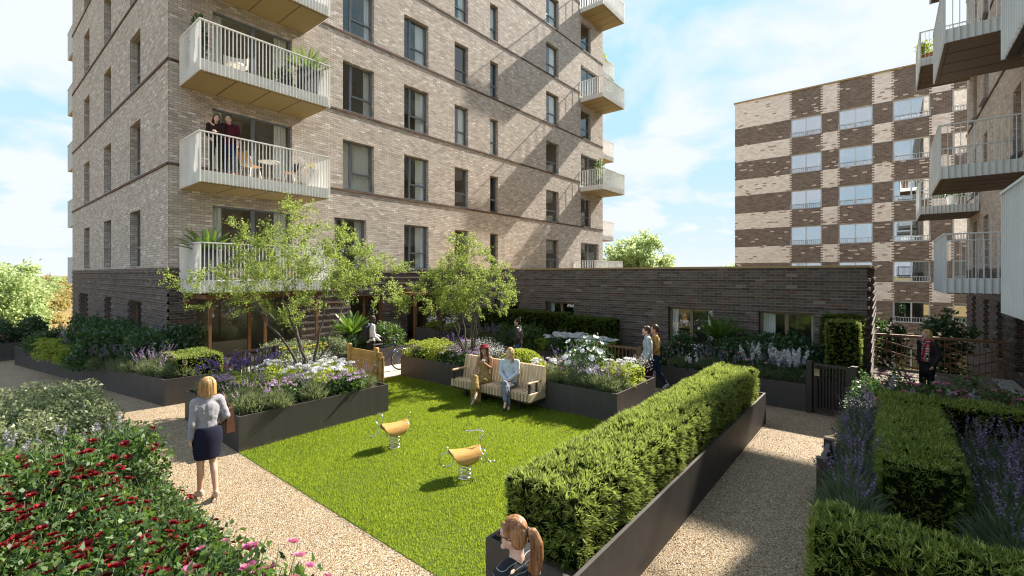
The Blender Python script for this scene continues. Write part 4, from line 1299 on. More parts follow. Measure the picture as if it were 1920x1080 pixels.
# ================================================================== trees
def tree(name, label, base, nst, crown, nclu, per, leaf, seed, fan=.35, spread=.16, sr=.035):
    """multi-stem tree: stems, limbs that reach to leaf clusters, leaves"""
    rng = np.random.default_rng(seed)
    base = np.array(base, float)
    root = thing(name, label, 'tree', tuple(base))
    cl = []
    vols = np.array([c[1][0]*c[1][1]*c[1][2] for c in crown])
    for _ in range(nclu):
        c, r = crown[rng.choice(len(crown), p=vols/vols.sum())]
        x = unit(rng.normal(size=(1, 3)))[0]*rng.random()**.42
        # ellipsoid axes: across the view, along the view, up
        A = np.array([[math.sin(CAM_YAW), -math.cos(CAM_YAW), 0], [math.cos(CAM_YAW), math.sin(CAM_YAW), 0], [0, 0, 1]])
        cl.append(np.array(c) + (x*np.array(r)) @ A)
    cl = np.array(cl)
    mb = MB(); nodes = []; ndir = []; nrad = []
    top = max(c[0][2] + c[1][2]*.55 for c in crown)
    cc = np.array(crown[0][0])
    for i in range(nst):
        a = 2*PI*i/nst + rng.normal()*.25
        f = fan*(.6+.8*rng.random())
        p = base + [.10*math.cos(a), .10*math.sin(a), 0]; pts = [p]
        tgt = np.array([cc[0] + math.cos(a)*f*2.2, cc[1] + math.sin(a)*f*2.2, top*(.52+.26*rng.random())])
        m = 9
        for j in range(1, m+1):
            u = j/m
            q = p*(1-u) + tgt*u + rng.normal(size=3)*[.035, .035, .01]
            q[2] = p[2] + (tgt[2]-p[2])*u**.9
            pts.append(q)
        rr = [sr*(1.15-.95*j/m) for j in range(m+1)]
        mb.tube([tuple(q) for q in pts], rr, 7)
        for j in range(3, m+1): nodes.append(pts[j]); nrad.append(rr[j])
    order = np.argsort([min(np.linalg.norm(c-n) for n in nodes) for c in cl])
    for k in order:
        c = cl[k]; N = np.array(nodes)
        dv = c - N; dist = np.linalg.norm(dv, axis=1)
        cost = dist + np.where(dv[:, 2] < 0, -dv[:, 2]*1.6, 0)
        i = int(np.argmin(cost)); s = N[i]; L_ = dist[i]
        if L_ < .05: continue
        r0 = min(nrad[i]*.8, .006 + .011*L_); pts = [s]
        nseg = 4 if L_ > .35 else 3
        perp = rng.normal(size=3)*.10*L_
        for j in range(1, nseg+1):
            u = j/nseg
            q = s + (c-s)*u + perp*math.sin(u*PI) + np.array([0, 0, -.10*L_*math.sin(u*PI)])
            pts.append(q)
        rr = [max(.0025, r0*(1-.72*j/nseg)) for j in range(nseg+1)]
        mb.tube([tuple(q) for q in pts], rr, 5, cap=False)
        for q, r_ in zip(pts[1:], rr[1:]): nodes.append(q); nrad.append(r_)
    mb.build('trunk', M['bark'], root, True)
    n = len(cl)*per
    idx = np.repeat(np.arange(len(cl)), per)
    # leaves sit along short twigs round each cluster
    tw = 5
    tdir = unit(rng.normal(size=(len(cl)*tw, 3)) + [0, 0, .35])
    ti = idx*tw + rng.integers(0, tw, n)
    u = rng.random(n)
    P = cl[idx] + tdir[ti]*(u*spread*1.5)[:, None] + rng.normal(size=(n, 3))*.028
    D = tdir[ti]*.6 + rng.normal(size=(n, 3))*.7 + [0, 0, -.1]
    VF = leaf_quads(P, D, leaf, leaf*.62, rng, .2)
    link('crown', np_mesh('crown', *VF), L['tree'], root, True)
    return root
tree('multi_stem_tree', 'wide multi-stem tree with sparse lime leaves in the trough left of the lawn', (5.25, 10.35, .55), 5,
     [((5.15, 10.55, 3.25), (1.75, 1.2, 1.15)), ((3.75, 12.1, 2.75), (.95, .7, .55)), ((6.15, 9.35, 2.95), (1.0, .8, .8)), ((5.1, 10.6, 4.35), (.55, .5, .5)), ((4.25, 11.5, 3.7), (.7, .5, .5)), ((4.6, 11.0, 2.2), (.9, .5, .45))], 205, 125, .044, 21, .42, .17, .036)
tree('multi_stem_tree', 'narrow multi-stem tree with sparse lime leaves in the trough behind the bench', (9.2, 9.1, .55), 6,
     [((9.2, 9.2, 2.75), (1.05, .9, 1.1)), ((8.25, 10.2, 2.45), (.8, .6, .65)), ((9.25, 9.2, 3.8), (.5, .5, .5)), ((9.9, 8.4, 2.5), (.45, .4, .8))], 165, 120, .045, 22, .26, .16, .028)
def far_tree(label, base, crown, nclu, per, leaf, mat, seed, name='far_tree', sp=.75, trunk=.3):
    rng = np.random.default_rng(seed)
    root = thing(name, label, 'tree', base)
    cs = []
    for c, r in crown:
        k = max(3, int(nclu*r[0]*r[2]/sum(q[1][0]*q[1][2] for q in crown)))
        X = unit(rng.normal(size=(k, 3)))*(rng.random((k, 1))**.33)
        cs.append(np.array(c) + X*np.array(r))
    cl = np.concatenate(cs); n = len(cl)*per
    P = np.repeat(cl, per, 0) + rng.normal(size=(n, 3))*sp*.5
    VF = leaf_quads(P, rng.normal(size=(n, 3)) + [0, 0, -.2], leaf, leaf*.55, rng, .2)
    link('crown', np_mesh('crown', *VF), L[mat], root, True)
    mb = MB(); b = Vector(base)
    for c, r in crown[:3]:
        mb.tube([b, b.lerp(Vector(c), .5), Vector(c)], [trunk, trunk*.7, trunk*.25], 7)
    mb.build('trunk', M['bark'], root, True)
    return root
def along(px, d, z):
    l = (px-960)/860*d; ca, sa = math.cos(CAM_YAW), math.sin(CAM_YAW)
    return (d*ca + l*sa, d*sa - l*ca, z)
far_tree('large pale green tree rising behind the pavilion roof', along(1195, 62, -4.6), [(along(1190, 62, 4.2), (4.2, 4.2, 4.0)), (along(1235, 60, 2.6), (3, 3, 3)), (along(1140, 63, 2.5), (3, 3, 3.2)), (along(1208, 62, 7.0), (1.8, 1.8, 1.6))], 190, 90, .42, 'far', 31)
far_tree('small pale green tree between the pavilion roof and the chequered building', along(1372, 70, -4.6), [(along(1368, 70, 2.2), (2.2, 2.2, 2.2))], 60, 70, .4, 'far', 32)
far_tree('pale willow-like tree at the left edge beyond the parapet', along(-10, 46, -4.6), [(along(5, 46, 0.5), (3.2, 3.2, 4.0)), (along(40, 46, -1.6), (2.4, 2.4, 2.4)), (along(-60, 46, 0), (4, 4, 4))], 240, 90, .34, 'far', 33)
for i, (px, d, z, r, mt) in enumerate(((84, 70, -4.0, 1.6, 'gold'), (68, 90, -3.0, 1.9, 'gold'), (100, 95, -3.2, 2.3, 'gold'), (122, 120, -3.4, 2.6, 'gold'), (92, 150, -2.6, 3.2, 'far'), (115, 190, -2.8, 3.6, 'gold'), (136, 160, -2.9, 3.0, 'gold'), (72, 230, -2.5, 4.0, 'far'), (104, 280, -2.4, 4.4, 'far'), (130, 300, -2.3, 4.6, 'gold'), (60, 320, -2.2, 5, 'far'), (88, 420, -2.0, 6, 'gold'))):
    c = along(px, d, z)
    far_tree(['yellow autumn tree far beyond the left parapet', 'green far tree beyond the left parapet'][mt == 'far'], (c[0], c[1], -4.6), [(c, (r, r, r*.75))], 34, 46, .3 + d*.0022, mt, 40+i, 'autumn_tree' if mt == 'gold' else 'far_tree', .6+d*.003)['group'] = 'autumn trees far beyond the parapet' if mt == 'gold' else 'green trees far beyond the parapet'

# ================================================================== planting
rnd = random.Random(3)
random.seed(8)
def scatter(key, spots, label, group, s=(.85, 1.15), z=.54, jit=.05):
    for x, y in spots:
        plant(key, (x + rnd.uniform(-jit, jit), y + rnd.uniform(-jit, jit), z), rnd.uniform(0, 6.28), rnd.uniform(*s), label, group)
def grid(x0, x1, y0, y1, dx, dy, j=.0):
    out = []
    ny = max(1, int((y1-y0)/dy+.5)); nx = max(1, int((x1-x0)/dx+.5))
    for a in range(nx):
        for b in range(ny):
            out.append((x0 + (x1-x0)*(a+.5)/nx + rnd.uniform(-j, j), y0 + (y1-y0)*(b+.5)/ny + rnd.uniform(-j, j)))
    return out
# rose bed, lower left
for x, y in grid(-.1, 1.55, 3.0, 7.5, .45, .42, .05):
    if x < .02*y - .25 or x > max(1.2, 1.62 - .2*(y - 3)): continue
    k = 'rose_red' if rnd.random() < (.72 if y < 4.2 or x < .4 else .95) else 'rose_pink'
    plant(k, (x, y, .15), rnd.uniform(0, 6.28), rnd.uniform(.82, 1.14), 'dark red rose bush in the bed in the lower left corner' if k == 'rose_red' else 'pink rose bush among the red roses in the lower left bed', 'red roses in the lower left bed' if k == 'rose_red' else 'pink roses in the lower left bed')
scatter('rose_few', grid(.0, 1.7, 7.6, 8.5, .5, .45, .05), 'rose bush with few red blooms at the back of the lower left bed', 'sparse roses at the back of the bed', z=.15)
scatter('big_leaf', [(.45, 8.9), (.9, 8.75), (1.25, 8.6), (.15, 9.3)], 'broad pale-leaved plant behind the red roses', 'broad-leaved plants behind the roses', z=.15, s=(1.0, 1.2))
scatter('plume_grey', [(.5, 9.5), (1.0, 9.35), (1.5, 9.0)], 'grey plume plant between the roses and the pale shrubs', 'grey plumes behind the roses', z=.15, s=(1.0, 1.2))
scatter('pale', grid(.1, 1.75, 9.9, 13.0, .5, .5, .06), 'pale variegated shrub at the far end of the rose bed', 'pale shrubs at the far end of the rose bed', z=.15, s=(.95, 1.2))
scatter('rose_low', grid(1.30, 1.68, 3.4, 8.4, .3, .38, .04), 'low leafy rose growth along the edge of the lower left bed', 'leafy edge of the rose bed', z=.12, s=(.55, .72))
scatter('rose_low', grid(.5, 1.3, 4.6, 8.4, .45, .6, .06), 'low leafy rose growth between the red rose bushes', 'leafy growth between the roses', z=.12, s=(.7, .9))
# trough with the wide tree
g = 'flowers under the wide multi-stem tree'
scatter('sage', [(3.35, 8.75), (3.4, 9.15), (3.75, 8.72), (3.4, 9.6)], 'silvery herb mound at the near corner of the tree trough', g + ', silvery herbs', s=(.95, 1.2))
scatter('lavender', [(3.6, 9.4), (4.5, 8.72), (5.75, 8.8)], 'purple lavender at the front of the tree trough', g + ', lavender', s=(.95, 1.15))
scatter('mauve', [(4.0, 9.0), (4.35, 9.15), (3.35, 10.1), (5.3, 8.75), (5.0, 8.7), (3.4, 10.5)], 'low mauve cranesbill in the tree trough', g + ', cranesbill', s=(1.0, 1.2))
scatter('euphorbia', [(3.75, 9.75), (4.1, 9.9), (4.3, 9.55), (3.7, 10.2), (4.5, 9.9)], 'yellow-green euphorbia in the middle of the tree trough', g + ', euphorbia', s=(.9, 1.05))
scatter('white_phlox', [(4.75, 9.05), (5.15, 9.3), (5.6, 9.45), (5.2, 9.85), (4.7, 9.75), (5.65, 10.1), (4.5, 10.6)], 'white phlox beneath the wide multi-stem tree', g + ', phlox', s=(1.0, 1.2))
scatter('lav_tall', [(3.45, 10.9), (3.75, 10.7), (4.05, 10.95), (3.75, 11.0), (4.35, 11.05), (4.1, 10.6), (4.65, 10.95)], 'tall dark violet lavender along the back of the tree trough', g + ', violet lavender', s=(1.0, 1.2))
scatter('airy', [(5.2, 10.7), (5.6, 10.8), (4.9, 10.9), (5.75, 10.5)], 'airy white gypsophila behind the tree stems', g + ', gypsophila', s=(1.0, 1.2))
# trough behind the bench
g = 'flowers in the bench trough'
scatter('euphorbia', [(8.75, 10.8), (8.8, 10.4), (8.8, 10.0), (9.2, 10.7), (9.2, 10.2), (8.78, 9.7), (9.6, 10.8)], 'yellow-green euphorbia at the left end of the bench trough', g + ', left euphorbia', s=(.95, 1.1))
scatter('mauve', [(8.75, 9.4), (8.8, 9.0), (9.1, 9.7), (8.75, 8.6), (9.1, 8.6), (8.75, 8.2), (9.9, 9.9), (8.72, 10.6)], 'mauve cranesbill left of the bench back', g + ', cranesbill', s=(1.0, 1.25))
scatter('lav_tall', [(9.6, 10.4), (10.0, 10.6), (10.05, 6.6), (10.0, 5.9)], 'violet lavender along the back of the bench trough', g + ', violet lavender', s=(.95, 1.1))
scatter('airy', [(8.95, 7.95), (9.3, 8.3), (9.6, 9.5), (9.9, 9.3)], 'airy white gypsophila near the bench back', g + ', gypsophila', s=(1.0, 1.2))
scatter('white_phlox', [(9.0, 6.35), (9.7, 4.85), (9.9, 4.6)], 'white phlox right of the clipped dome', g + ', phlox', s=(.95, 1.1))
scatter('sage', [(8.7, 5.7), (8.7, 5.3), (8.72, 4.9), (9.1, 5.6), (8.75, 6.1), (8.68, 4.5), (9.0, 4.5)], 'silvery herb mound along the right front of the bench trough', g + ', silvery herbs', s=(.95, 1.1))
scatter('lavender', [(8.7, 5.1), (8.9, 5.9), (8.72, 4.6)], 'purple lavender along the right front of the bench trough', g + ', lavender', s=(.9, 1.1))
plant('white_shrub', (9.3, 5.4, .5), 1, 1.3, 'round shrub of large white flowers in the bench trough', None)
scatter('euphorbia', [(9.2, 4.5), (9.55, 4.5), (9.35, 4.85)], 'yellow-green euphorbia at the right end of the bench trough', g + ', right euphorbia', s=(.9, 1.05))
scatter('airy', [(10.1, 4.5)], 'white gypsophila by the walking couple', None, s=(1.0, 1.1))
# trough along the tower side
g = 'shrubs along the shaded side of the tower'
scatter('dark', [(3.2, 15.0), (3.6, 15.6), (2.6, 16.2), (3.3, 16.4), (3.45, 17.4), (3.5, 18.4), (3.5, 19.6), (3.1, 18.0), (3.2, 20.4), (3.5, 21.2), (4.1, 15.3)], 'dark glossy evergreen against the shaded tower base', g + ', evergreens', s=(1.25, 1.6), z=.5)
scatter('dark_pink', [(2.4, 18.2), (2.7, 19.4), (2.9, 21.0), (3.2, 22.0), (2.2, 20.4), (3.0, 23.0)], 'shaded shrub with small pink flowers beside the tower base', g + ', pink flowered', s=(1.0, 1.35), z=.5)
scatter('sage', [(3.3, 13.2), (3.2, 13.7), (3.05, 14.3), (2.85, 14.9), (3.55, 13.0)], 'silvery herb mound at the sunny corner of the tower trough', g + ', herbs', s=(1.0, 1.3))
scatter('lavender', [(2.9, 14.6), (2.7, 15.3), (3.1, 13.9), (2.5, 15.9), (3.3, 14.4)], 'purple lavender along the edge of the tower trough', g + ', lavender', s=(1.0, 1.25))
scatter('euphorbia', [(2.1, 17.8), (1.9, 18.6), (2.2, 18.9), (2.3, 17.2), (1.8, 19.3)], 'lime euphorbia in the shade at the edge of the tower trough', g + ', euphorbia', s=(1.0, 1.3))
scatter('rose_green', [(1.9, 20.3), (1.75, 21.2), (2.2, 16.8), (2.5, 21.8)], 'soft green leafy shrub in the tower trough', g + ', leafy', s=(.8, 1.0), z=.5)
scatter('plume_grey', [(2.4, 19.0), (2.6, 19.9), (2.2, 19.6), (2.5, 18.6)], 'pale grey plumes in the shade beside the tower', g + ', plumes', s=(1.2, 1.5))
scatter('dark_pink', grid(-1.0, 2.3, 24.2, 27.0, .8, .9, .1), 'dim shrub with pink flowers in the far trough on the left', 'shrubs in the far left trough', s=(.9, 1.3), z=.5)
# trough behind the bicycle
g = 'shrubs behind the bicycle'
scatter('dark', [(7.2, 13.3), (7.7, 13.5), (8.2, 13.6)], 'dark glossy shrub beside the cycad behind the timber screen', g + ', dark', s=(.7, .9), z=.5)
scatter('rose_green', [(9.5, 13.5), (9.1, 13.7), (9.7, 13.2), (9.2, 13.1), (9.85, 13.7)], 'pale leafy shrub at the right end of the trough behind the bicycle', g + ', leafy', s=(.9, 1.15), z=.5)
scatter('pale', [(6.2, 13.2), (6.6, 13.5), (5.8, 13.3), (7.4, 13.0)], 'pale variegated shrub behind the wide tree', g + ', pale', s=(.85, 1.0), z=.5)
scatter('yellow', [(5.8, 12.95), (6.4, 12.95), (6.9, 12.95)], 'yellow daisies behind the wide tree', g + ', daisies', s=(1, 1.1))
scatter('rose_red', [(8.8, 13.05), (9.05, 12.95)], 'red flowered bush behind the bicycle handlebar', g + ', red', s=(.65, .75), z=.5)
plant('cycad', (8.35, 13.7, .75), .4, 1.15, 'cycad standing in front of the tower pier behind the bicycle', None)
scatter('white_phlox', [(12.3, 13.2), (12.7, 13.6), (12.3, 14.2)], 'white flowers in the tall trough by the entrance', 'white flowers by the entrance', z=.78)
# hydrangea trough
g = 'flowers in front of the long dark hedge'
scatter('hydrangea', [(12.15, 7.4), (12.2, 6.9), (12.4, 7.9), (12.1, 8.0), (12.25, 6.55)], 'white hydrangea in front of the dark hedge', g + ', hydrangeas', s=(.85, 1.0), z=.5)
scatter('dark_pink', [(12.3, 8.6), (12.5, 8.2), (12.4, 9.0)], 'pink flowered bush left of the white hydrangeas', g + ', pink', s=(.8, 1.0), z=.5)
scatter('rose_green', [(12.2, 9.4), (12.4, 9.9), (12.2, 10.3), (12.05, 9.0)], 'light leafy bush behind the woman in the jacket', g + ', leafy', s=(1.0, 1.2), z=.5)
scatter('lavender', [(12.05, 10.7), (12.3, 11.0), (12.1, 11.3), (12.0, 10.2)], 'lavender at the left end of the hedge trough', g + ', lavender', s=(1.1, 1.3))
scatter('euphorbia', [(12.0, 11.7), (12.1, 6.45), (12.4, 6.5), (12.0, 8.5)], 'lime euphorbia in the hedge trough', g + ', euphorbia', s=(.9, 1.1))
# trough below the pavilion windows
g = 'plants below the right pavilion windows'
scatter('dark', [(13.25, 3.1), (13.2, 2.7), (13.3, 2.3), (13.1, 2.0), (13.3, 1.7), (12.9, 2.5), (12.9, 3.2), (13.25, 1.5), (12.85, 1.7)], 'dark glossy evergreen below the right pavilion windows', g + ', evergreens', s=(1.2, 1.5), z=.5)
scatter('dark_pink', [(12.9, 4.3), (12.8, 3.7), (12.5, 3.2), (12.5, 2.6), (12.5, 4.4), (12.4, 2.1)], 'bush with small crimson flowers below the pavilion windows', g + ', crimson', s=(.95, 1.2), z=.5)
scatter('cream_shrub', [(12.9, 4.5), (13.1, 2.4), (12.6, 4.0)], 'cream flowered bush below the pavilion windows', g + ', cream', s=(1.0, 1.2), z=.5)
scatter('sage', [(12.1, 3.6), (12.1, 3.0), (12.05, 2.3), (12.1, 1.8), (12.1, 4.2), (12.15, 2.65), (12.1, 1.6), (12.1, 3.3)], 'silvery herb mound along the front of the pavilion trough', g + ', herbs', s=(.95, 1.15))
scatter('lavender', [(12.2, 3.4), (12.25, 1.9)], 'lavender along the front of the pavilion trough', g + ', lavender', s=(.95, 1.15))
scatter('plume_tall', [(12.35, 2.55), (12.4, 2.25), (12.35, 1.95), (12.25, 1.7), (12.55, 2.4), (12.5, 2.05), (12.3, 1.55)], 'white plume plant beside the black gate', g + ', white plumes', s=(.95, 1.1))
scatter('plume', [(12.0, 3.85)], 'small white plume plant near the walking couple', None, s=(.6, .65))
plant('cycad', (13.15, 3.5, 1.0), 1.4, 1.05, 'cycad between the two right pavilion windows', None)
scatter('rose_green', [(12.6, 1.15), (12.55, .75)], 'small leafy shrub behind the black gate', 'leafy shrubs behind the black gate', s=(.6, .7), z=.5)
# right-hand troughs
g = 'plants on the right of the path'
scatter('lav_big', grid(5.2, 9.3, .12, .48, .36, .3, .04), 'lavender in the strip between the right path and the middle hedge', g + ', lavender beside the path', s=(.95, 1.1), z=.36)
scatter('lav_big', grid(4.9, 8.6, -1.35, -.72, .36, .3, .04), 'lavender right of the middle hedge', g + ', lavender behind the middle hedge', s=(.95, 1.1), z=.36)
scatter('rose_pink', [(10.4, -.2), (10.5, -.7), (10.4, -1.2), (10.9, -.5), (11.0, -1.0), (10.3, -1.7), (10.9, -1.6), (11.2, -.1), (10.3, -2.1)], 'pink rose bush behind the right hedges', g + ', pink roses', s=(.95, 1.15), z=.38)
scatter('dark_pink', [(10.3, .25), (10.8, .3), (11.2, .3), (11.1, -.4)], 'dark bush with small pink flowers by the gate post', g + ', dark pink bushes', s=(.8, .95), z=.38)
scatter('plume_grey', [(10.05, -.35), (10.05, -.75), (10.05, .0)], 'grey plume plant in front of the pink roses', g + ', plumes', s=(1.2, 1.4), z=.4)
scatter('airy', [(10.1, .36)], 'white airy flowers at the end of the lavender strip', None, s=(.85, .9), z=.4)
scatter('rose_few', [(7.9, -1.9), (8.4, -2.0)], 'small rose bush at the right edge', g + ', right edge roses', s=(.9, 1), z=.05)
# climbing greenery beyond the railing
far_tree('dark green tree behind the railing on the left side', (20.4, .2, -4.6), [((20.4, -.1, .5), (.55, .5, 1.1)), ((20.2, .1, -.6), (.6, .5, .9))], 26, 60, .16, 'dark', 71, 'railing_tree', .3, .06)
far_tree('dark green tree behind the railing and the woman in the plaid scarf', (21.3, -1.55, -4.6), [((21.3, -1.6, .9), (.62, .55, .75)), ((21.2, -1.5, -.5), (.6, .5, .9))], 34, 60, .17, 'dark', 72, 'railing_tree', .3, .06)
# ================================================================== bench
t = NT("bench_timber")
v = t.obj(); mp = t.new("Mapping"); mp.inputs["Scale"].default_value = (3, 40, 3); t.l.new(v, mp.inputs[0])
g_ = t.noise(2.0, 5, mp.outputs[0])
gi = t.new("NewGeometry")
c = t.ramp(g_, [(.3, (.42, .31, .19)), (.6, (.56, .44, .29)), (.8, (.62, .50, .34))])
c = t.mix(.35, c, t.ramp(gi.outputs["Random Per Island"], [(0, (.36, .25, .14)), (.5, (.55, .43, .29)), (1, (.64, .50, .33))]))
M['bench'] = t.done(t.principled(c, .6, 0, .35, t.bump(g_, .15, .003)))
M['bench_side'] = pmat("bench_end_timber", (.60, .41, .22), (.50, .33, .17), 8, .55, bump=.1)
bench = thing('garden_bench', 'slatted timber bench with black legs backing onto the dark trough', 'bench', (8.1, 7.1, 0))
B0, B1 = 5.93, 8.30
n = 27
mb = MB()
for i in range(n):
    y = B0 + (B1-B0)*i/(n-1); w = .032
    mb.bbox(7.80, 8.38, y-w, y+w, .25, .42, .006)
mb.build('seat', M['bench'], bench, True)
mb = MB()
for i in range(n):
    y = B0 + (B1-B0)*i/(n-1); w = .032
    a0, a1, b0, b1 = 8.22, 8.40, 8.31, 8.405
    mb.add([(a0, y-w, .42), (a1, y-w, .42), (a1, y+w, .42), (a0, y+w, .42), (b0, y-w, .95), (b1, y-w, .95), (b1, y+w, .95), (b0, y+w, .95)],
           [(0, 3, 2, 1), (4, 5, 6, 7), (0, 1, 5, 4), (1, 2, 6, 5), (2, 3, 7, 6), (3, 0, 4, 7)])
mb.build('backrest', M['bench'], bench, True)
mb = MB(); mb.box(7.84, 8.36, B0-.02, B1+.02, .205, .248)
for i in range(n-1):
    y = B0 + (B1-B0)*(i+.5)/(n-1); mb.box(7.86, 8.36, y-.012, y+.012, .249, .385)
mb.build('seat_frame', M['black_metal'], bench, True)
for y in (6.3, 7.95):
    for x in (7.95, 8.3):
        mb = MB(); mb.box(x-.03, x+.03, y-.025, y+.025, 0, .204); mb.build('leg', M['black_metal'], bench, True)
for y in (B0+.02, B1-.02):
    for a, b in ((7.83, 7.88), (8.1, 8.13)):
        mb = MB(); mb.box(a, b, y-.02, y+.02, .421, .624); mb.build('armrest_post', M['black_metal'], bench, True)
    mb = MB(); mb.bbox(7.80, 8.27, y-.035, y+.035, .625, .665, .008); mb.build('armrest', M['bench_side'], bench, True)

# ================================================================== spring riders
t = NT("plywood_seat")
v = t.obj(); mp = t.new("Mapping"); mp.inputs["Scale"].default_value = (2, 26, 2); t.l.new(v, mp.inputs[0])
g_ = t.noise(2.5, 5, mp.outputs[0])
M['ply'] = t.done(t.principled(t.ramp(g_, [(.3, (.46, .24, .06)), (.7, (.62, .38, .13))]), .28, 0, .5))
def rider(label, loc, rz, kind):
    root = thing('spring_rider', label, 'spring rider', loc, rz)
    # bent plywood saddle: length along x, folded down on both sides
    def srf(off):
        rings = []
        for i in range(25):
            u = -1 + 2*i/24
            w = .275*math.sqrt(max(0, 1 - abs(u)**2.6)) + .012
            ring = []
            for j in range(17):
                s = (-1 + 2*j/16)*w
                a = s/.165
                ring.append((u*.24, (.165-off)*math.sin(a), .42 - off - (.165-off)*(1-math.cos(a)) + .02*u*u))
            rings.append(ring)
        return rings
    A, Bq = srf(0), srf(.016)
    mb = MB(); m = 17; k = 25
    vs = [p for r in A for p in r] + [p for r in Bq for p in r]; o = m*k; fs = []
    for i in range(k-1):
        for j in range(m-1):
            a = i*m+j; fs.append((a, a+1, a+m+1, a+m)); fs.append((o+a, o+a+m, o+a+m+1, o+a+1))
    for i in range(k-1):
        for j in (0, m-1): a = i*m+j; fs.append((a, a+m, o+a+m, o+a))
    for j in range(m-1):
        for i in (0, k-1): a = i*m+j; fs.append((a, a+1, o+a+1, o+a))
    mb.add(vs, fs, 0, True)
    mb.build('seat', M['ply'], root)
    mb = MB(); pts = []
    turns = 5.5; N = 110
    for i in range(N+1):
        u = i/N; a = 2*PI*turns*u
        pts.append((.088*math.cos(a), .088*math.sin(a), .015 + .335*u))
    mb.tube(pts, .0085, 6)
    mb.build('spring', M['steel'], root)
    mb = MB(); mb.lathe([(.0, 0), (.11, .001), (.11, .012), (0, .013)], n=20); mb.build('base_plate', M['steel'], root)
    mb = MB(); mb.box(-.2, .2, -.02, .02, .345, .372); mb.build('seat_beam', M['bronze'], root)
    mb = MB()
    if kind == 'hook':
        for c_, ax_ in (((-.24, .13, .25), (.25, 1, .1)), ((.27, -.05, .30), (1, .2, .1))):
            q = MB(); q.ring(c_, .105, .008, ax_); q.tube([(c_[0]*.8, c_[1]*.6, .36), (c_[0], c_[1], c_[2]+.10)], .008, 6); q.build('steel_ring', M['steel'], root)
        mb.tube([(-.24, 0, .40), (-.27, .0, .46)], .008, 6); mb.sphere((-.27, 0, .47), .018, 10, 6)
        mb.tube([(.22, 0, .40), (.25, 0, .52), (.27, 0, .58)], .009, 6)
        mb.tube([(.27, .01, .55), (.31, .02, .58), (.30, .04, .62), (.24, .10, .63), (.15, .16, .61), (.10, .19, .60)], .011, 8)
        mb.sphere((.10, .19, .60), .018, 10, 6); mb.sphere((.27, .01, .55), .016, 10, 6)
        mb.tube([(.24, -.04, .36), (.30, -.06, .25), (.36, -.08, .20), (.43, -.10, .19)], .009, 6); mb.sphere((.43, -.10, .19), .018, 10, 6)
    else:
        mb.ring((-.27, .0, .53), .10, .008, (1, .35, 0)); mb.tube([(-.25, 0, .40), (-.265, 0, .435)], .009, 6)
        mb.tube([(-.25, .0, .39), (-.28, .02, .30), (-.33, .04, .24), (-.40, .05, .235)], .009, 6); mb.sphere((-.41, .05, .24), .018, 10, 6)
        mb.tube([(-.08, .12, .33), (-.10, .14, .22), (-.08, .15, .16), (-.02, .14, .14)], .009, 6); mb.sphere((-.02, .14, .14), .016, 10, 6)
        mb.tube([(.23, 0, .41), (.27, 0, .48), (.28, 0, .53)], .008, 6); mb.sphere((.28, 0, .535), .018, 10, 6)
    mb.build('handle', M['steel'], root)
ang = math.atan2(-.201, .423)
rider('timber and steel spring rider with a curved hook handle, nearer the clipped hedge', (4.80, 4.83, .004), ang, 'hook')
rider('timber and steel spring rider with an upright ring, nearer the flower trough', (4.87, 6.62, .004), math.atan2(-.13, .472), 'ring')

# ================================================================== bicycle
M['tyre'] = pmat("tyre_rubber", (.02, .02, .021), None, 40, .8)
M['bike_blue'] = pmat("dark_blue_paint", (.035, .035, .13), (.03, .03, .11), 5, .25)
M['leather_brown'] = pmat("brown_leather", (.13, .052, .035), (.10, .038, .026), 18, .45, bump=.15)
M['black_cloth'] = pmat("black_cloth", (.014, .014, .016), (.010, .010, .012), 30, .8, bump=.2)
b0, b1 = Vector((7.90, 12.02, 0)), Vector((8.93, 11.82, 0))
bd = (b1-b0).normalized()
bike = thing('bicycle', 'dark blue city bicycle with silver mudguards pushed along the paving', 'bicycle', b0, math.atan2(bd.y, bd.x))
def wheel(x):
    mb = MB(); mb.ring((x, 0, .335), .325, .016, (0, 1, 0), 40, 8); w = mb.build('wheel', M['tyre'], bike)
    mb = MB(); mb.ring((x, 0, .335), .302, .010, (0, 1, 0), 40, 6); mb.build('rim', M['steel'], w)
    mb = MB()
    for i in range(24):
        a = 2*PI*i/24; mb.tube([(x + .02*math.cos(a), .012*(-1)**i, .335 + .02*math.sin(a)), (x + .30*math.cos(a), 0, .335 + .30*math.sin(a))], .0018, 3, cap=False)
    mb.tube([(x, -.04, .335), (x, .04, .335)], .018, 8); mb.build('spokes', M['steel'], w)
    mb = MB()
    rings = []
    for i in range(18):
        a = -.15 + 2.5*i/17
        rings.append([(x + (.352+e)*math.cos(a), s, .335 + (.352+e)*math.sin(a)) for s, e in ((-.024, -.008), (-.012, .004), (.012, .004), (.024, -.008))])
    mb.loft(rings, cap=False, close=False); mb.build('mudguard', M['steel'], bike)
wheel(0); wheel(1.05)
mb = MB()
bb, st, hd, hb = (.44, 0, .28), (.30, 0, .78), (.84, 0, .82), (.87, 0, .68)
for a, b, r in ((bb, st, .016), (st, hd, .015), (bb, hb, .019), ((.835, 0, .90), (.88, 0, .62), .019)): mb.tube([a, b], r, 8)
for s in (-.035, .035):
    mb.tube([(bb[0], s*.5, bb[2]), (0, s, .335)], .009, 6); mb.tube([(st[0]+.01, s*.3, st[2]-.05), (0, s, .335)], .008, 6)
    mb.tube([(.88, s, .64), (.96, s, .48), (1.05, s, .335)], .011, 6)
mb.build('frame', M['bike_blue'], bike)
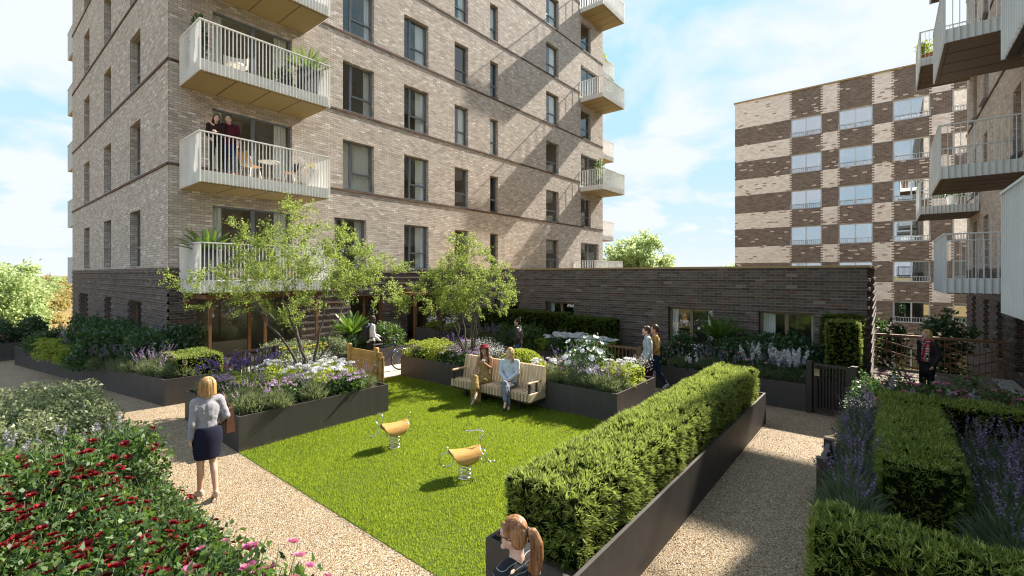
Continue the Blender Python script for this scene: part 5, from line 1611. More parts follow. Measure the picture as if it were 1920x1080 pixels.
mb = MB(); mb.tube([st, (.285, 0, .86)], .012, 8); mb.loft([[(.28 + dx + .02*k, wy*c, .86 + dz) for c, dz in ((-1, 0), (-.6, .03), (.6, .03), (1, 0))] for k, (dx, wy, z) in enumerate(((-.14, .07, 0), (-.08, .085, 0), (.0, .05, 0), (.12, .02, 0)))], cap=False, close=False)
mb.build('saddle', M['black_cloth'], bike)
mb = MB(); mb.tube([(.835, 0, .90), (.82, 0, 1.0)], .012, 8)
mb.tube([(.70, -.29, .99), (.78, -.27, 1.0), (.84, -.12, 1.01), (.84, .12, 1.01), (.78, .27, 1.0), (.70, .29, .99)], .011, 8)
h = mb.build('handlebar', M['steel'], bike)
mb = MB()
for s in (-1, 1): mb.tube([(.69, s*.292, .989), (.78, s*.272, 1.0)], .017, 8)
mb.build('grip', M['black_cloth'], h)
mb = MB(); mb.ring((.44, .05, .28), .09, .006, (0, 1, 0), 24, 5); mb.tube([(.44, .07, .28), (.56, .075, .17)], .010, 6); mb.box(.53, .63, .075, .16, .155, .18)
mb.tube([(.44, -.07, .28), (.32, -.075, .39)], .010, 6); mb.box(.27, .36, -.16, -.075, .38, .40); mb.tube([(.44, -.06, .28), (.44, .06, .28)], .02, 8)
mb.build('crankset', M['steel'], bike)
mb = MB()
for s in (-.06, .06): mb.tube([(.22, s, .72), (-.18, s, .72)], .006, 5); mb.tube([(-.14, s, .72), (0, s, .335)], .005, 5)
for i in range(5): mb.tube([(.2-.09*i, -.06, .72), (.2-.09*i, .06, .72)], .005, 5)
mb.build('luggage_rack', M['black_metal'], bike)

# ================================================================== things on the balconies
M['pot_blue'] = pmat("slate_pot", (.045, .055, .075), (.035, .045, .06), 10, .6)
M['pot_terra'] = pmat("terracotta", (.34, .13, .06), (.27, .10, .045), 10, .75)
M['pot_white'] = pmat("white_pot", (.72, .71, .68), (.66, .65, .62), 8, .5)
M['cream_shade'] = pmat('cream_shell', (.82, .77, .66), (.78, .73, .62), 6, .5)
M['ply_chair'] = pmat("chair_plywood", (.55, .30, .12), (.46, .25, .1), 8, .45)
M['cushion'] = pmat("navy_cushion", (.05, .06, .12), (.04, .05, .10), 20, .85)
M['cushion_grey'] = pmat("grey_cushion", (.34, .35, .38), (.28, .29, .32), 20, .85)
def pot(name, label, loc, w, h, mat, build, rng_seed, square=True, pname='foliage'):
    root = thing(name, label, 'potted plant', loc)
    mb = MB()
    if square:
        a, b = w/2, w*.42
        rings = [[(s*b if z == 0 else s*a, t_*b if z == 0 else t_*a, z) for s, t_ in ((-1, -1), (1, -1), (1, 1), (-1, 1))] for z in (0, h)]
        rings.append([(s*a*.88, t_*a*.88, h) for s, t_ in ((-1, -1), (1, -1), (1, 1), (-1, 1))]); rings.append([(s*a*.86, t_*a*.86, h*.85) for s, t_ in ((-1, -1), (1, -1), (1, 1), (-1, 1))])
        mb.loft(rings, smooth=False)
    else: mb.lathe([(w*.36, 0), (w*.5, h*.92), (w*.54, h*.93), (w*.54, h), (w*.48, h), (w*.46, h*.86)], n=18)
    mb.build('pot', mat, root)
    build(root, np.random.default_rng(rng_seed), h*.86)
    return root
def cy_(ln, nf=24): 
    def f(root, rng, z):
        V, F = frond_mesh(nf, ln, rng, leaf=.13); V[:, 2] += z + .05
        put(root, 'fronds', (V, F), L['palm'])
    return f
def sh_(r, h, lm='dark', n=700, ln=.07, trail=False):
    def f(root, rng, z):
        P, O = dome(n, r, h, rng, k=7)
        if trail:
            m = rng.random(n) < .45; P[m, 2] = -rng.random(m.sum())*z*1.1; P[m, :2] *= .9
        P[:, 2] += z
        put(root, 'foliage', leaf_quads(P, O + rng.normal(size=P.shape)*.5, ln, ln*.5, rng, .2), L[lm])
        mb = MB(); mb.tube([(0, 0, z*.8), (.02, 0, z + h*.5)], .012, 5); mb.build('stem', M['bark'], root)
    return f
zf = lambda k: 2.48 + 3*k + .342
pot('potted_cycad', 'cycad in a tall slate pot on the lowest tower balcony', (4.56, 14.8, zf(0)), .42, .85, M['pot_blue'], cy_(.85, 30), 1)
pot('potted_cycad', 'cycad in a square slate pot at the right end of the third tower balcony', (7.42, 14.75, zf(2)), .55, .86, M['pot_blue'], cy_(.85, 30), 2)
pot('potted_shrub', 'dark bushy shrub left of the cycad on the third tower balcony', (6.75, 14.95, zf(2)), .36, .34, M['pot_blue'], sh_(.30, .55), 3)
pot('potted_shrub', 'slender dark shrub at the left end of the third tower balcony', (4.42, 15.1, zf(2)), .3, .45, M['pot_blue'], sh_(.17, 1.15, ln=.09), 4)
pot('potted_shrub', 'flowering shrub on the far right tower balcony, lower one', (27.6, 14.9, 8.87), .4, .55, M['pot_white'], sh_(.5, 1.3, 'rose', 900, .12, True), 5, False)
pot('potted_shrub', 'trailing shrub on the far right tower balcony, upper one', (28.5, 14.7, 14.87), .4, .5, M['pot_white'], sh_(.42, 1.0, 'rose', 700, .12, True), 6, False)
pot('potted_shrub', 'bright green shrub on the balcony round the far tower corner', (30.6, 16.6, 17.85), .4, .6, M['pot_white'], sh_(.45, 1.3, 'lime', 500, .14), 7, False)
pot('potted_shrub', 'leafy shrub in a terracotta pot on the highest far balcony on the right', (27.2, -1.4, 11.77), .6, .85, M['pot_terra'], sh_(.42, .95, 'lime', 600, .12), 8, False)
pot('potted_shrub', 'white flowered shrub on the lower far balcony on the right', (26.4, -2.1, 5.77), .4, .5, M['pot_white'], sh_(.35, .75, 'dark', 500, .09), 9, False)
# cream tub chair on the third balcony
tc = thing('tub_chair', 'cream tub chair on the third tower balcony', 'chair', (5.42, 15.15, zf(2)), -2.0)
mb = MB(); rings = []
for i in range(13):
    a = -2.1 + 4.2*i/12
    c_, s_ = -math.cos(a), math.sin(a); hgt = .80 - .16*(abs(a)/2.1)**2
    rings.append([(.24*c_, .24*s_, .36), (.33*c_, .33*s_, .44), (.335*c_, .335*s_, hgt), (.305*c_, .305*s_, hgt), (.29*c_, .29*s_, .46)])
mb.loft(rings, cap=False, close=False); mb.build('backrest', M['cream_shade'], tc)
mb = MB(); mb.lathe([(0, .36), (.25, .36), (.285, .40), (.28, .455), (0, .47)], n=24); mb.build('seat', M['cream_shade'], tc)
for i in range(4):
    a = PI/4 + i*PI/2; mb = MB(); mb.tube([(.16*math.cos(a), .16*math.sin(a), .36), (.24*math.cos(a), .24*math.sin(a), 0)], .014, 6); mb.build('leg', M['ply_chair'], tc)
def chair(label, loc, rz, cush):
    r = thing('balcony_chair', label, 'chair', loc, rz)
    mb = MB()
    rings = []
    for i in range(9):
        u = i/8; a = u*1.9
        x = .22 - .40*min(1, u*1.7) - (.10*max(0, u-.59)/.41); z = .43 + (0 if u < .55 else (u-.55)/.45*.40)
        rings.append([(x, -.22+.44*j/4, z + .02*abs(j-2)/2) for j in range(5)])
    mb.loft(rings, cap=False, close=False); mb.build('seat', M['ply_chair'], r)
    for sx, sy in ((1, 1), (1, -1), (-1, 1), (-1, -1)):
        mb = MB(); mb.tube([(sx*.14, sy*.16, .42), (sx*.22, sy*.21, 0)], .015, 6); mb.build('leg', M['pot_white'], r)
    mb = MB(); mb.sphere((-.15, 0, .62), (.07, .19, .16), 12, 8); mb.build('cushion', cush, r)
    return r
z1 = zf(1)
chair('plywood chair with a pale cushion, left of the balcony table', (5.75, 14.95, z1), .35, M['cushion_grey'])
chair('plywood chair with a navy cushion, right of the balcony table', (6.95, 15.0, z1), 2.9, M['cushion'])
tb = thing('balcony_table', 'small round dark table between two chairs on the balcony', 'table', (6.35, 15.1, z1))
mb = MB(); mb.lathe([(0, .70), (.32, .70), (.32, .72), (0, .721)], n=24); mb.build('table_top', M['pot_white'], tb)
mb = MB(); mb.tube([(0, 0, .02), (0, 0, .70)], .02, 8); mb.lathe([(0, 0), (.2, 0), (.2, .02), (0, .03)], n=16); mb.build('leg', M['pot_white'], tb)
pt = pot('potted_plant', 'yellow flowered plant in a white pot at the right end of the couple balcony', (7.5, 14.75, z1), .42, .62, M['pot_white'], sh_(.16, .35, 'yellow', 160, .05), 10, True)
# ================================================================== people
SKIN = {k: pmat("skin_" + k, c, tuple(x*.93 for x in c), 14, .5, spec=.35) for k, c in
        dict(light=(.60, .37, .27), pale=(.66, .44, .34), tan=(.44, .23, .14), deep=(.035, .018, .012)).items()}
def cloth(name, c, d=None, bump=.25, rough=.85): return pmat(name, c, d or tuple(x*.8 for x in c), 9, rough, bump=bump, bs=35, spec=.2)
def stripes(name, base, line, k, w=.12):
    t = NT(name); s = t.new("SeparateXYZ"); t.l.new(t.obj(), s.inputs[0])
    m = t.math('LESS_THAN', t.math('FRACT', t.math('MULTIPLY', s.outputs[2], k)), w)
    return t.done(t.principled(t.mix(m, base, line), .85, 0, .2))
def plaid(name):
    t = NT(name); s = t.new("SeparateXYZ"); t.l.new(t.obj(), s.inputs[0])
    u = t.math('ADD', s.outputs[0], s.outputs[1])
    f = lambda a, k, w, o=0.0: t.math('LESS_THAN', t.math('FRACT', t.math('ADD', t.math('MULTIPLY', a, k), o)), w)
    c = t.mix(f(u, 9, .45), (.66, .60, .50), (.42, .03, .04))
    c = t.mix(t.math('MULTIPLY', f(s.outputs[2], 9, .45), .65), c, (.35, .02, .03))
    c = t.mix(t.math('MAXIMUM', f(u, 9, .16, .3), f(s.outputs[2], 9, .16, .3)), c, (.02, .022, .04))
    return t.done(t.principled(c, .9, 0, .1))
def hairmat(name, c1, c2, k=60):
    t = NT(name); v = t.obj(); mp = t.new("Mapping"); mp.inputs["Scale"].default_value = (k, k, k*.09); t.l.new(v, mp.inputs[0])
    n = t.noise(1.0, 4, mp.outputs[0])
    return t.done(t.principled(t.ramp(n, [(.3, c1), (.7, c2)]), .5, 0, .35, t.bump(n, .8, .008)))
HAIR = dict(blonde=hairmat("blonde_hair", (.30, .17, .06), (.62, .42, .19)), auburn=hairmat("auburn_hair", (.15, .065, .028), (.40, .21, .10)),
            dark=hairmat("dark_hair", (.010, .007, .006), (.035, .02, .014)), brown=hairmat("brown_hair", (.035, .017, .009), (.085, .042, .022)), red=hairmat("dark_red_hair", (.045, .012, .008), (.11, .032, .018)))
M['eye'] = pmat("eye_dark", (.03, .02, .016), None, 5, .2)
M['eye_white'] = pmat("eye_white", (.75, .73, .70), None, 5, .25)
M['lips'] = pmat("lips", (.48, .12, .11), None, 9, .4)
M['lips_red'] = pmat("red_lips", (.50, .04, .05), None, 9, .35)
M['brow'] = pmat("eyebrow", (.05, .03, .02), None, 9, .8)
M['shoe_nude'] = pmat("nude_shoe", (.52, .40, .30), None, 9, .35)
M['shoe_black'] = pmat("black_shoe", (.02, .02, .022), None, 9, .4)
M['shoe_grey'] = pmat("grey_trainer", (.36, .37, .40), (.62, .62, .63), 14, .7)
M['shoe_orange'] = pmat("orange_shoe", (.65, .14, .05), None, 9, .6)

CLOTHES = {'blouse', 'top', 'trousers', 'jeans', 'shirt', 'sweater', 'jacket', 'coat', 'jumper', 'dress', 'scarf'}
FOLDS = bpy.data.textures.new('folds', 'CLOUDS'); FOLDS.noise_scale = .13; FOLDS.noise_depth = 2
def blob(name, shapes, mat, parent, vox=.010, smooth=5):
    """capsules and ellipsoids fused into one continuous surface"""
    mb = MB()
    for s in shapes:
        if s[0] == 'c': mb.cap(s[1], s[2], s[3], s[4])
        else: mb.sphere(s[1], s[2], 16, 10, rot=s[3] if len(s) > 3 else None)
    o = mb.build(name, mat, parent)
    r = o.modifiers.new('fuse', 'REMESH'); r.mode = 'VOXEL'; r.voxel_size = vox; r.use_smooth_shade = True
    if smooth:
        sm = o.modifiers.new('soften', 'SMOOTH'); sm.iterations = smooth*3 if name in CLOTHES else smooth; sm.factor = .5
    if name in CLOTHES:                # folds
        d = o.modifiers.new('folds', 'DISPLACE'); d.texture = FOLDS; d.texture_coords = 'LOCAL'; d.strength = .030; d.mid_level = .5
    return o
def strands(name, paths, mat, parent, r=.0014):
    mb = MB()
    for p in paths: mb.tube(p, [r]*(len(p)-1) + [r*.3], 3, cap=False)
    return mb.build(name, mat, parent)
V3 = Vector
def skeleton(**kw):
    J = dict(pelvis=(0, 0, .95), waist=(0, 0, 1.10), chest=(0, 0, 1.28), neck=(-.005, 0, 1.44), head=(.025, 0, 1.585),
             shL=(0, .165, 1.385), shR=(0, -.165, 1.385), elL=(-.02, .205, 1.11), elR=(-.02, -.205, 1.11), wrL=(.03, .21, .88), wrR=(.03, -.21, .88),
             hipL=(0, .085, .92), hipR=(0, -.085, .92), knL=(.02, .095, .50), knR=(.02, -.095, .50), anL=(-.01, .10, .085), anR=(-.01, -.10, .085),
             toL=(.15, .115, .025), toR=(.15, -.115, .025))
    J.update(kw)
    return {k: V3(v) for k, v in J.items()}
def hand_shapes(w, el, side, curl=.5, r=1.0, tdir=None):
    """palm, four bent fingers, thumb"""
    d = (w-el).normalized()
    up = V3((0, 0, 1)) if abs(d.z) < .8 else V3((1, 0, 0))
    flat = d.cross(up).normalized()*side            # palm normal
    ac = flat.cross(d).normalized()                 # across the knuckles
    if tdir is not None and ac.dot(V3(tdir)) < 0: ac = -ac
    S = [('c', w + d*.01, w + d*.055, .019*r, .018*r)]
    for i in range(4):
        o = ac*((i-1.5)*.0185*r)
        k0 = w + d*.06 + o; ln = (.036, .042, .039, .030)[i]*r
        k1 = k0 + (d*math.cos(curl*.6) + flat*math.sin(curl*.6))*ln
        k2 = k1 + (d*math.cos(curl*1.6) + flat*math.sin(curl*1.6))*ln*.8
        S += [('c', w + d*.03 + o*.7, k0, .010*r, .0095*r), ('c', k0, k1, .0092*r, .0085*r), ('c', k1, k2, .0084*r, .007*r)]
    t0 = w + d*.022 - ac*.018*r
    t1 = t0 + (d*.7 - ac*.75).normalized()*.034*r
    S += [('c', t0, t1, .012*r, .010*r), ('c', t1, t1 + (d*.9 - ac*.15 + flat*.3).normalized()*.028*r, .0098*r, .008*r)]
    return S
def limb_arm(J, s, k=1.0, a=1.0):
    return [('c', J['sh'+s], J['el'+s], .050*k, .038*k), ('c', J['el'+s], J['wr'+s], .038*k, .025*a)]
def limb_leg(J, s, k=1.0):
    kn, an = J['kn'+s], J['an'+s]
    calf = kn.lerp(an, .3) + V3((-.018, 0, 0))
    return [('c', J['hip'+s], kn, .082*k, .053*k), ('c', kn, calf, .050*k, .050*k), ('c', calf, an, .050*k, .032*k)]
def foot(J, s, k=1.0):
    an, to = J['an'+s], J['to'+s]
    heel = an + V3((0, 0, -.045)) - (to-an).normalized()*.035
    return [('c', an, heel, .034*k, .030*k), ('c', heel, to, .030*k, .026*k), ('c', an, to.lerp(an, .35), .03*k, .03*k)]
def torso(J, k=1.0, w=1.0):
    p, wa, c = J['pelvis'], J['waist'], J['chest']
    return [('c', p, wa, .112*k, .096*k), ('c', wa, c + V3((0, 0, .02)), .096*k, .110*k), ('c', p + V3((0, .055*w, 0)), wa + V3((0, .045*w, 0)), .105*k, .088*k), ('c', p - V3((0, .055*w, 0)), wa - V3((0, .045*w, 0)), .105*k, .088*k),
            ('c', wa + V3((0, .04*w, 0)), c + V3((0, .065*w, .01)), .088*k, .098*k), ('c', wa - V3((0, .04*w, 0)), c - V3((0, .065*w, .01)), .088*k, .098*k),
            ('c', J['shL'] - V3((0, .02, 0)), J['shR'] + V3((0, .02, 0)), .062*k, .062*k), ('c', c, J['neck'], .085*k, .060*k)]
def person(label, loc, rz, J, skin, look=(1, 0, 0), scale=1.0, tilt=0.0, vox=.010, arms=True, legs=True, handL=.5, handR=.5, female=True, lips=None, group=None, smile=False):
    root = thing('person', label, 'person', loc, rz, group)
    root.scale = (scale,)*3
    f = V3(look).normalized(); sd = V3((0, 0, 1)).cross(f).normalized(); up = f.cross(sd)
    rot = Matrix((f, sd, up)).transposed() @ Matrix.Rotation(tilt, 3, 'X')
    f, sd, up = rot @ V3((1, 0, 0)), rot @ V3((0, 1, 0)), rot @ V3((0, 0, 1))
    h = J['head']
    S = torso(J, .92, .9 if female else 1.05) + [('c', J['neck'] - V3((0, 0, .03)), h - up*.05 - f*.025, .052, .050)]
    S += [('e', h, (.088, .074, .112), rot), ('e', h + f*.030 - up*.055, (.056, .050, .055), rot), ('e', h - f*.03 + up*.02, (.078, .076, .09), rot),
          ('e', h + f*.092 - up*.012, (.017, .0125, .024), rot), ('e', h + f*.078 - up*.10, (.024, .026, .018), rot),
          ('e', h - f*.008 + sd*.076 - up*.012, (.020, .010, .032), rot), ('e', h - f*.008 - sd*.076 - up*.012, (.020, .010, .032), rot), ('e', h + f*.074 + up*.025, (.018, .05, .014), rot)]
    for s, hc, sg in (('L', handL, 1), ('R', handR, -1)):
        S += limb_arm(J, s, .90) + hand_shapes(J['wr'+s], J['el'+s], sg, hc)
        S += limb_leg(J, s, .92) + foot(J, s, .9)
    body = blob('body', S, SKIN[skin], root, vox, 3)
    fl = MB()
    for s in (-1, 1):
        fw = MB(); fd = MB(); fb = MB()
        c = h + f*.074 + sd*s*.031 + up*.008
        fw.sphere(c, (.012, .0145, .0075), 10, 6, rot=rot); fd.sphere(c + f*.006, (.0085, .0068, .007), 10, 6, rot=rot)
        fb.sphere(c + f*.010 + up*.020, (.006, .019, .0042), 10, 6, rot=rot)
        fw.build('eye', M['eye_white'], root); fd.build('iris', M['eye'], root); fb.build('eyebrow', M['brow'], root)
    fl.sphere(h + f*.083 - up*.058, (.011, .024, .0085), 12, 6, rot=rot)
    fl.build('lips', lips or M['lips'], root)
    if smile:
        q = MB(); q.sphere(h + f*.090 - up*.057, (.006, .019, .0045), 10, 6, rot=rot); q.build('teeth', M['eye_white'], root)
    root_head = dict(h=h, f=f, s=sd, u=up, rot=rot)
    return root, root_head
def hp(H, a, b, c): return H['h'] + H['f']*a + H['s']*b + H['u']*c
def hair_cap(H, k=1.0): 
    r = H['rot']
    return [('e', hp(H, -.022, 0, .022), (.092*k, .085*k, .106*k), r), ('e', hp(H, -.045, 0, -.01), (.066*k, .080*k, .085*k), r)]
def bob(H):
    S = hair_cap(H, 1.06)
    for s in (-1, 1):
        S += [('c', hp(H, .0, .066*s, .03), hp(H, .005, .078*s, -.085), .030, .024), ('c', hp(H, -.04, .066*s, .02), hp(H, -.04, .070*s, -.10), .036, .030)]
    S += [('c', hp(H, -.07, .03, 0), hp(H, -.075, .035, -.105), .042, .034), ('c', hp(H, -.07, -.03, 0), hp(H, -.075, -.035, -.105), .042, .034), ('c', hp(H, .045, .03, .085), hp(H, .035, .068, .0), .026, .018), ('c', hp(H, .045, -.03, .085), hp(H, .035, -.068, .0), .026, .018)]
    return S
def long_hair(H, drop=.28, fwd=.02):
    S = hair_cap(H, 1.05)
    for s in (-1, 1):
        S += [('c', hp(H, .012, .066*s, .05), hp(H, fwd-.02, .085*s, -.10), .024, .024), ('c', hp(H, fwd-.02, .085*s, -.10), hp(H, fwd + .02, .080*s, -drop), .026, .014),
              ('c', hp(H, -.04, .06*s, 0), hp(H, -.06, .075*s, -drop), .04, .026)]
    S += [('c', hp(H, -.06, 0, 0), hp(H, -.085, 0, -drop), .05, .035)]
    return S
def short_hair(H):
    return hair_cap(H, 1.03) + [('c', hp(H, .04, -.03, .09), hp(H, .045, .04, .092), .026, .026), ('c', hp(H, -.05, .05, -.03), hp(H, -.05, -.05, -.03), .035, .035)]
def skirt(root, mat, rings, name='skirt', n=28, wav=.0):
    mb = MB(); rr = []
    for (x, y, z, a, b, yaw) in rings:
        ring = []
        for i in range(n):
            t = 2*PI*i/n; k = 1 + wav*math.sin(t*7+z*9)
            px, py = a*k*math.cos(t), b*k*math.sin(t)
            ring.append((x + px*math.cos(yaw) - py*math.sin(yaw), y + px*math.sin(yaw) + py*math.cos(yaw), z))
        rr.append(ring)
    mb.loft(rr, cap=True)
    o = mb.build(name, mat, root)
    s = o.modifiers.new('round', 'SUBSURF'); s.levels = 1; s.render_levels = 2
    return o
def sleeve(J, s, k, to=1.0, r1=.036):
    el, wr = J['el'+s], J['wr'+s]
    return [('c', J['sh'+s], el, .062*k, .048*k), ('c', el, el.lerp(wr, to), .048*k, r1*k)]
def top_shapes(J, k=1.0, w=1.0, to=.92, low=.0):
    S = torso(J, 1.0*k, w) + sleeve(J, 'L', k, to) + sleeve(J, 'R', k, to)
    return [s for s in S if not (s[0] == 'c' and s[2] == J['neck'])] + [('c', J['chest'], J['neck'] - V3((0, 0, .035)), .09*k, .055*k)]
def trouser_shapes(J, k=1.0, to=.94, low=.040):
    S = []
    for s in 'LR':
        S += [('c', J['hip'+s], J['kn'+s], .096*k, .068*k), ('c', J['kn'+s], J['kn'+s].lerp(J['an'+s], to), .066*k, low*k)]
    p = J['pelvis']
    return S + [('c', p + V3((0, .05, .03)), p - V3((0, .05, -.03)), .108*k, .108*k), ('c', J['hipL'], J['hipR'], .10*k, .10*k)]
def shoes(root, J, mat, heel=False, name='shoe'):
    for s in 'LR':
        S = foot(J, s, 1.10)
        if heel:
            an, to = J['an'+s], J['to'+s]; d = (to-an); d.z = 0; d = d.normalized()
            q = an + V3((0, 0, -.05)) - d*.04
            S = [('c', q, to, .030, .030), ('c', q, V3((q.x, q.y, .012)), .017, .008), ('c', q, q + V3((0, 0, .03)), .034, .032)]
        blob(name, S, mat, root, .008, 2)
# ---- woman walking up the gravel path, seen from behind
J = skeleton(elR=(-.02, -.215, 1.12), wrR=(.06, -.185, .90), elL=(-.03, .195, 1.12), wrL=(.0, .205, .87), shL=(0, .148, 1.385), shR=(0, -.148, 1.385),
             knL=(.03, .075, .50), anL=(.10, .06, .12), toL=(.22, .075, .025), knR=(.0, -.07, .50), anR=(-.13, -.055, .14), toR=(-.02, -.065, .022))
J['elR'] = V3((-.06, -.215, 1.14)); J['wrR'] = V3((.10, -.215, 1.02))
r, H = person('person in a grey blouse and navy skirt walking away up the gravel path', (2.16, 7.02, 0), R(93), J, 'light', vox=.008, scale=.95)
blob('blouse', top_shapes(J, 1.06, .95, .80, ) + [('c', J['waist'], J['pelvis'] + V3((0, 0, .07)), .112, .118)], cloth("grey_blouse", (.31, .31, .345), (.25, .25, .285)), r, .009, 4)
skirt(r, cloth("navy_skirt", (.012, .013, .034), (.009, .010, .026)), [(0, 0, 1.055, .118, .150, 0), (0, 0, 1.0, .135, .172, 0), (0, 0, .92, .148, .192, 0), (0, 0, .82, .145, .190, 0), (.0, 0, .70, .135, .175, 0), (-.0, 0, .59, .132, .160, 0), (0, 0, .585, .12, .15, 0)])
blob('hair', bob(H), HAIR['blonde'], r, .008, 3)
rr = random.Random(6); paths = []
for i in range(190):
    a = rr.uniform(.55, 5.73); p = []
    for j in range(8):
        u = j/7; ph = .15 + 1.45*min(1, u*1.6); k = 1.0 + .10*u
        x, y = math.cos(a)*math.sin(ph), math.sin(a)*math.sin(ph)
        z = .022 + .116*math.cos(ph) if u < .62 else -.02 - .115*(u-.62)/.38
        p.append(hp(H, -.024 + .106*k*x, .101*k*y, z))
    paths.append(p)
strands('hair_strands', paths, HAIR['blonde'], r, .0018)
shoes(r, J, M['shoe_nude'], True)
mb = MB()
mb.loft([[(.10 + a*.145, -.285 + s*(.055-.02*zz), .92 + zz*.30) for a, s in ((-1, -1), (-.4, -1.15), (.4, -1.15), (1, -1), (1, 1), (-1, 1))] for zz in (-.18, 0, .5, .98)], smooth=False)
bag = mb.build('shoulder_bag', M['leather_brown'], None)
MB_ = MB(); MB_.tube([(.02, -.285, 1.20), (-.02, -.245, 1.33), (-.01, -.185, 1.465), (.06, -.22, 1.40), (.16, -.285, 1.20)], .011, 6)
strap = MB_.build('strap', M['leather_brown'], bag)
bag.location = r.location; bag.rotation_euler = r.rotation_euler; bag.scale = r.scale
tag(bag, 'brown leather bag hanging from the walking woman in the navy skirt', 'bag')
# ---- woman with ponytail, bottom edge
J = skeleton(head=(.03, 0, 1.585))
r, H = person('person with an auburn ponytail, sunglasses and dark striped top at the bottom edge', (2.21, 1.775, 0), R(92), J, 'pale', look=(.97, .22, -.06), vox=.006, scale=.875)
blob('top', top_shapes(J, 1.03, .95, .5), stripes("striped_top", (.022, .027, .032), (.36, .38, .39), 30, .07), r, .007, 4)
blob('trousers', trouser_shapes(J), cloth("dark_trousers", (.02, .022, .03)), r, .010)
S = hair_cap(H, 1.03) + [('c', hp(H, .045, .04, .075), hp(H, .0, .07, -.02), .022, .014), ('c', hp(H, .045, -.04, .075), hp(H, .0, -.07, -.02), .022, .014)]
tail = [hp(H, -.115, 0, .035), hp(H, -.155, -.005, .03), hp(H, -.175, -.012, -.05), hp(H, -.165, -.02, -.15), hp(H, -.15, -.02, -.235), hp(H, -.135, -.02, -.29)]
for (a, b), (p, q) in zip(zip(tail, tail[1:]), ((.026, .032), (.034, .043), (.043, .047), (.047, .036), (.036, .008))): S.append(('c', a, b, p, q))
for k, (dx, dy) in enumerate(((.02, .018), (-.02, .015), (.0, -.024))): S.append(('c', tail[3] + V3((dx, dy, 0)), tail[5] + V3((dx*1.6, dy*1.8, .02)), .026, .005))
blob('hair', S, HAIR['auburn'], r, .006, 2)
rr = random.Random(5); paths = []
for i in range(150):
    o = [rr.gauss(0, 1)*.6 for _ in range(2)]; ph = rr.random()*6.28
    w = (.024, .034, .044, .047, .036, .016)
    paths.append([c + H['s']*(math.cos(ph)*k*(.95+.1*o[0])) + (V3((0, 0, 1)) if n_ < 1 else H['f'])*(math.sin(ph)*k*(.95+.1*o[0])) + V3((0, 0, -.05*rr.random()*(n_ == 5))) for n_, (c, k) in enumerate(zip(tail, w))])
for i in range(170):
    a = -1.5 + 3.0*rr.random(); p = []
    for j in range(9):
        u = j/8; lat = .95*(1-u) + .10; th = a*(1-.75*u)
        d_ = V3((math.cos(PI*(.30 + .72*u)), math.sin(th)*math.sin(PI*(.18+.80*u))*1.0, math.cos(th)*math.sin(PI*(.30+.70*u)))).normalized()
        p.append(hp(H, -.022 + d_.x*.0965, d_.y*.0895, .022 + d_.z*.1105 - .03*u*u*(abs(a) > 1)))
    paths.append(p)
strands('hair_strands', paths, HAIR['auburn'], r)
mb = MB(); mb.ring(hp(H, -.122, 0, .034), .027, .008, H['f'], 16, 6); mb.build('hair_tie', M['shoe_black'], r)
mb = MB()
for s in (-1, 1):
    mb.sphere(hp(H, .095, .033*s, .006), (.010, .027, .022), 12, 8, rot=H['rot']); mb.tube([hp(H, .09, .058*s, .014), hp(H, .04, .083*s, .010), hp(H, -.02, .086*s, -.004)], .004, 6)
mb.tube([hp(H, .10, -.015, .01), hp(H, .10, .015, .01)], .004, 6)
mb.build('sunglasses', pmat("tinted_lens", (.10, .03, .035), (.07, .02, .03), 10, .12), r)
# ---- two women seated on the bench (facing the lawn)
def seated(cross=True, **kw):
    J = skeleton(pelvis=(0, 0, .53), waist=(-.02, 0, .70), chest=(-.02, 0, .88), neck=(-.015, 0, 1.04), head=(.02, 0, 1.185),
                 shL=(-.02, .165, .985), shR=(-.02, -.165, .985), elL=(.05, .21, .74), elR=(.05, -.21, .74), wrL=(.24, .08, .64), wrR=(.24, -.06, .64),
                 hipL=(.03, .085, .51), hipR=(.03, -.085, .51), knL=(.44, .09, .53), knR=(.44, -.06, .50), anL=(.42, .10, .10), anR=(.44, -.08, .10), toL=(.56, .11, .03), toR=(.58, -.08, .03))
    for k, v in kw.items(): J[k] = V3(v)
    return J
J = seated(elR=(.04, -.20, .78), wrR=(.20, -.14, .90), knR=(.44, -.02, .54), anR=(.47, -.02, .11), toR=(.58, -.02, .03), knL=(.46, -.03, .62), anL=(.60, -.16, .30), toL=(.70, -.20, .22), elL=(.04, .20, .74), wrL=(.26, .06, .66))
# mirrored so that the crossed leg swings to the left of the photo
J = {k: V3((v.x, -v.y, v.z)) for k, v in J.items()}
J = {(k[:-1] + {'L': 'R', 'R': 'L'}[k[-1]] if k[-1] in 'LR' and k[:-1] in ('sh', 'el', 'wr', 'hip', 'kn', 'an', 'to') else k): v for k, v in J.items()}
r, H = person('person in a red hat and gold dress seated on the bench with a white cup', (8.12, 7.50, -.03), R(190), J, 'tan', look=(.93, .32, .10), tilt=.16, vox=.007, smile=True, scale=1.02)
gold = pmat("gold_print", (.40, .27, .085), (.19, .12, .04), 55, .7, bump=.2)
S = [s for s in torso(J, .98, .9) if not (s[2] == J['neck'] or s[1] == J['shL'] - V3((0, .02, 0)))]
S = [('c', J['pelvis'] + V3((0, .05, 0)), J['waist'] + V3((0, .04, 0)), .118, .094), ('c', J['pelvis'] - V3((0, .05, 0)), J['waist'] - V3((0, .04, 0)), .118, .094),
     ('c', J['waist'] + V3((0, .04, 0)), J['chest'] + V3((.02, .06, 0)), .092, .092), ('c', J['waist'] - V3((0, .04, 0)), J['chest'] + V3((.02, -.06, 0)), .092, .092)]
for s in 'LR': S += [('c', J['hip'+s], J['kn'+s], .108, .085), ('c', J['kn'+s], J['kn'+s].lerp(J['an'+s], .62), .080, .085)]
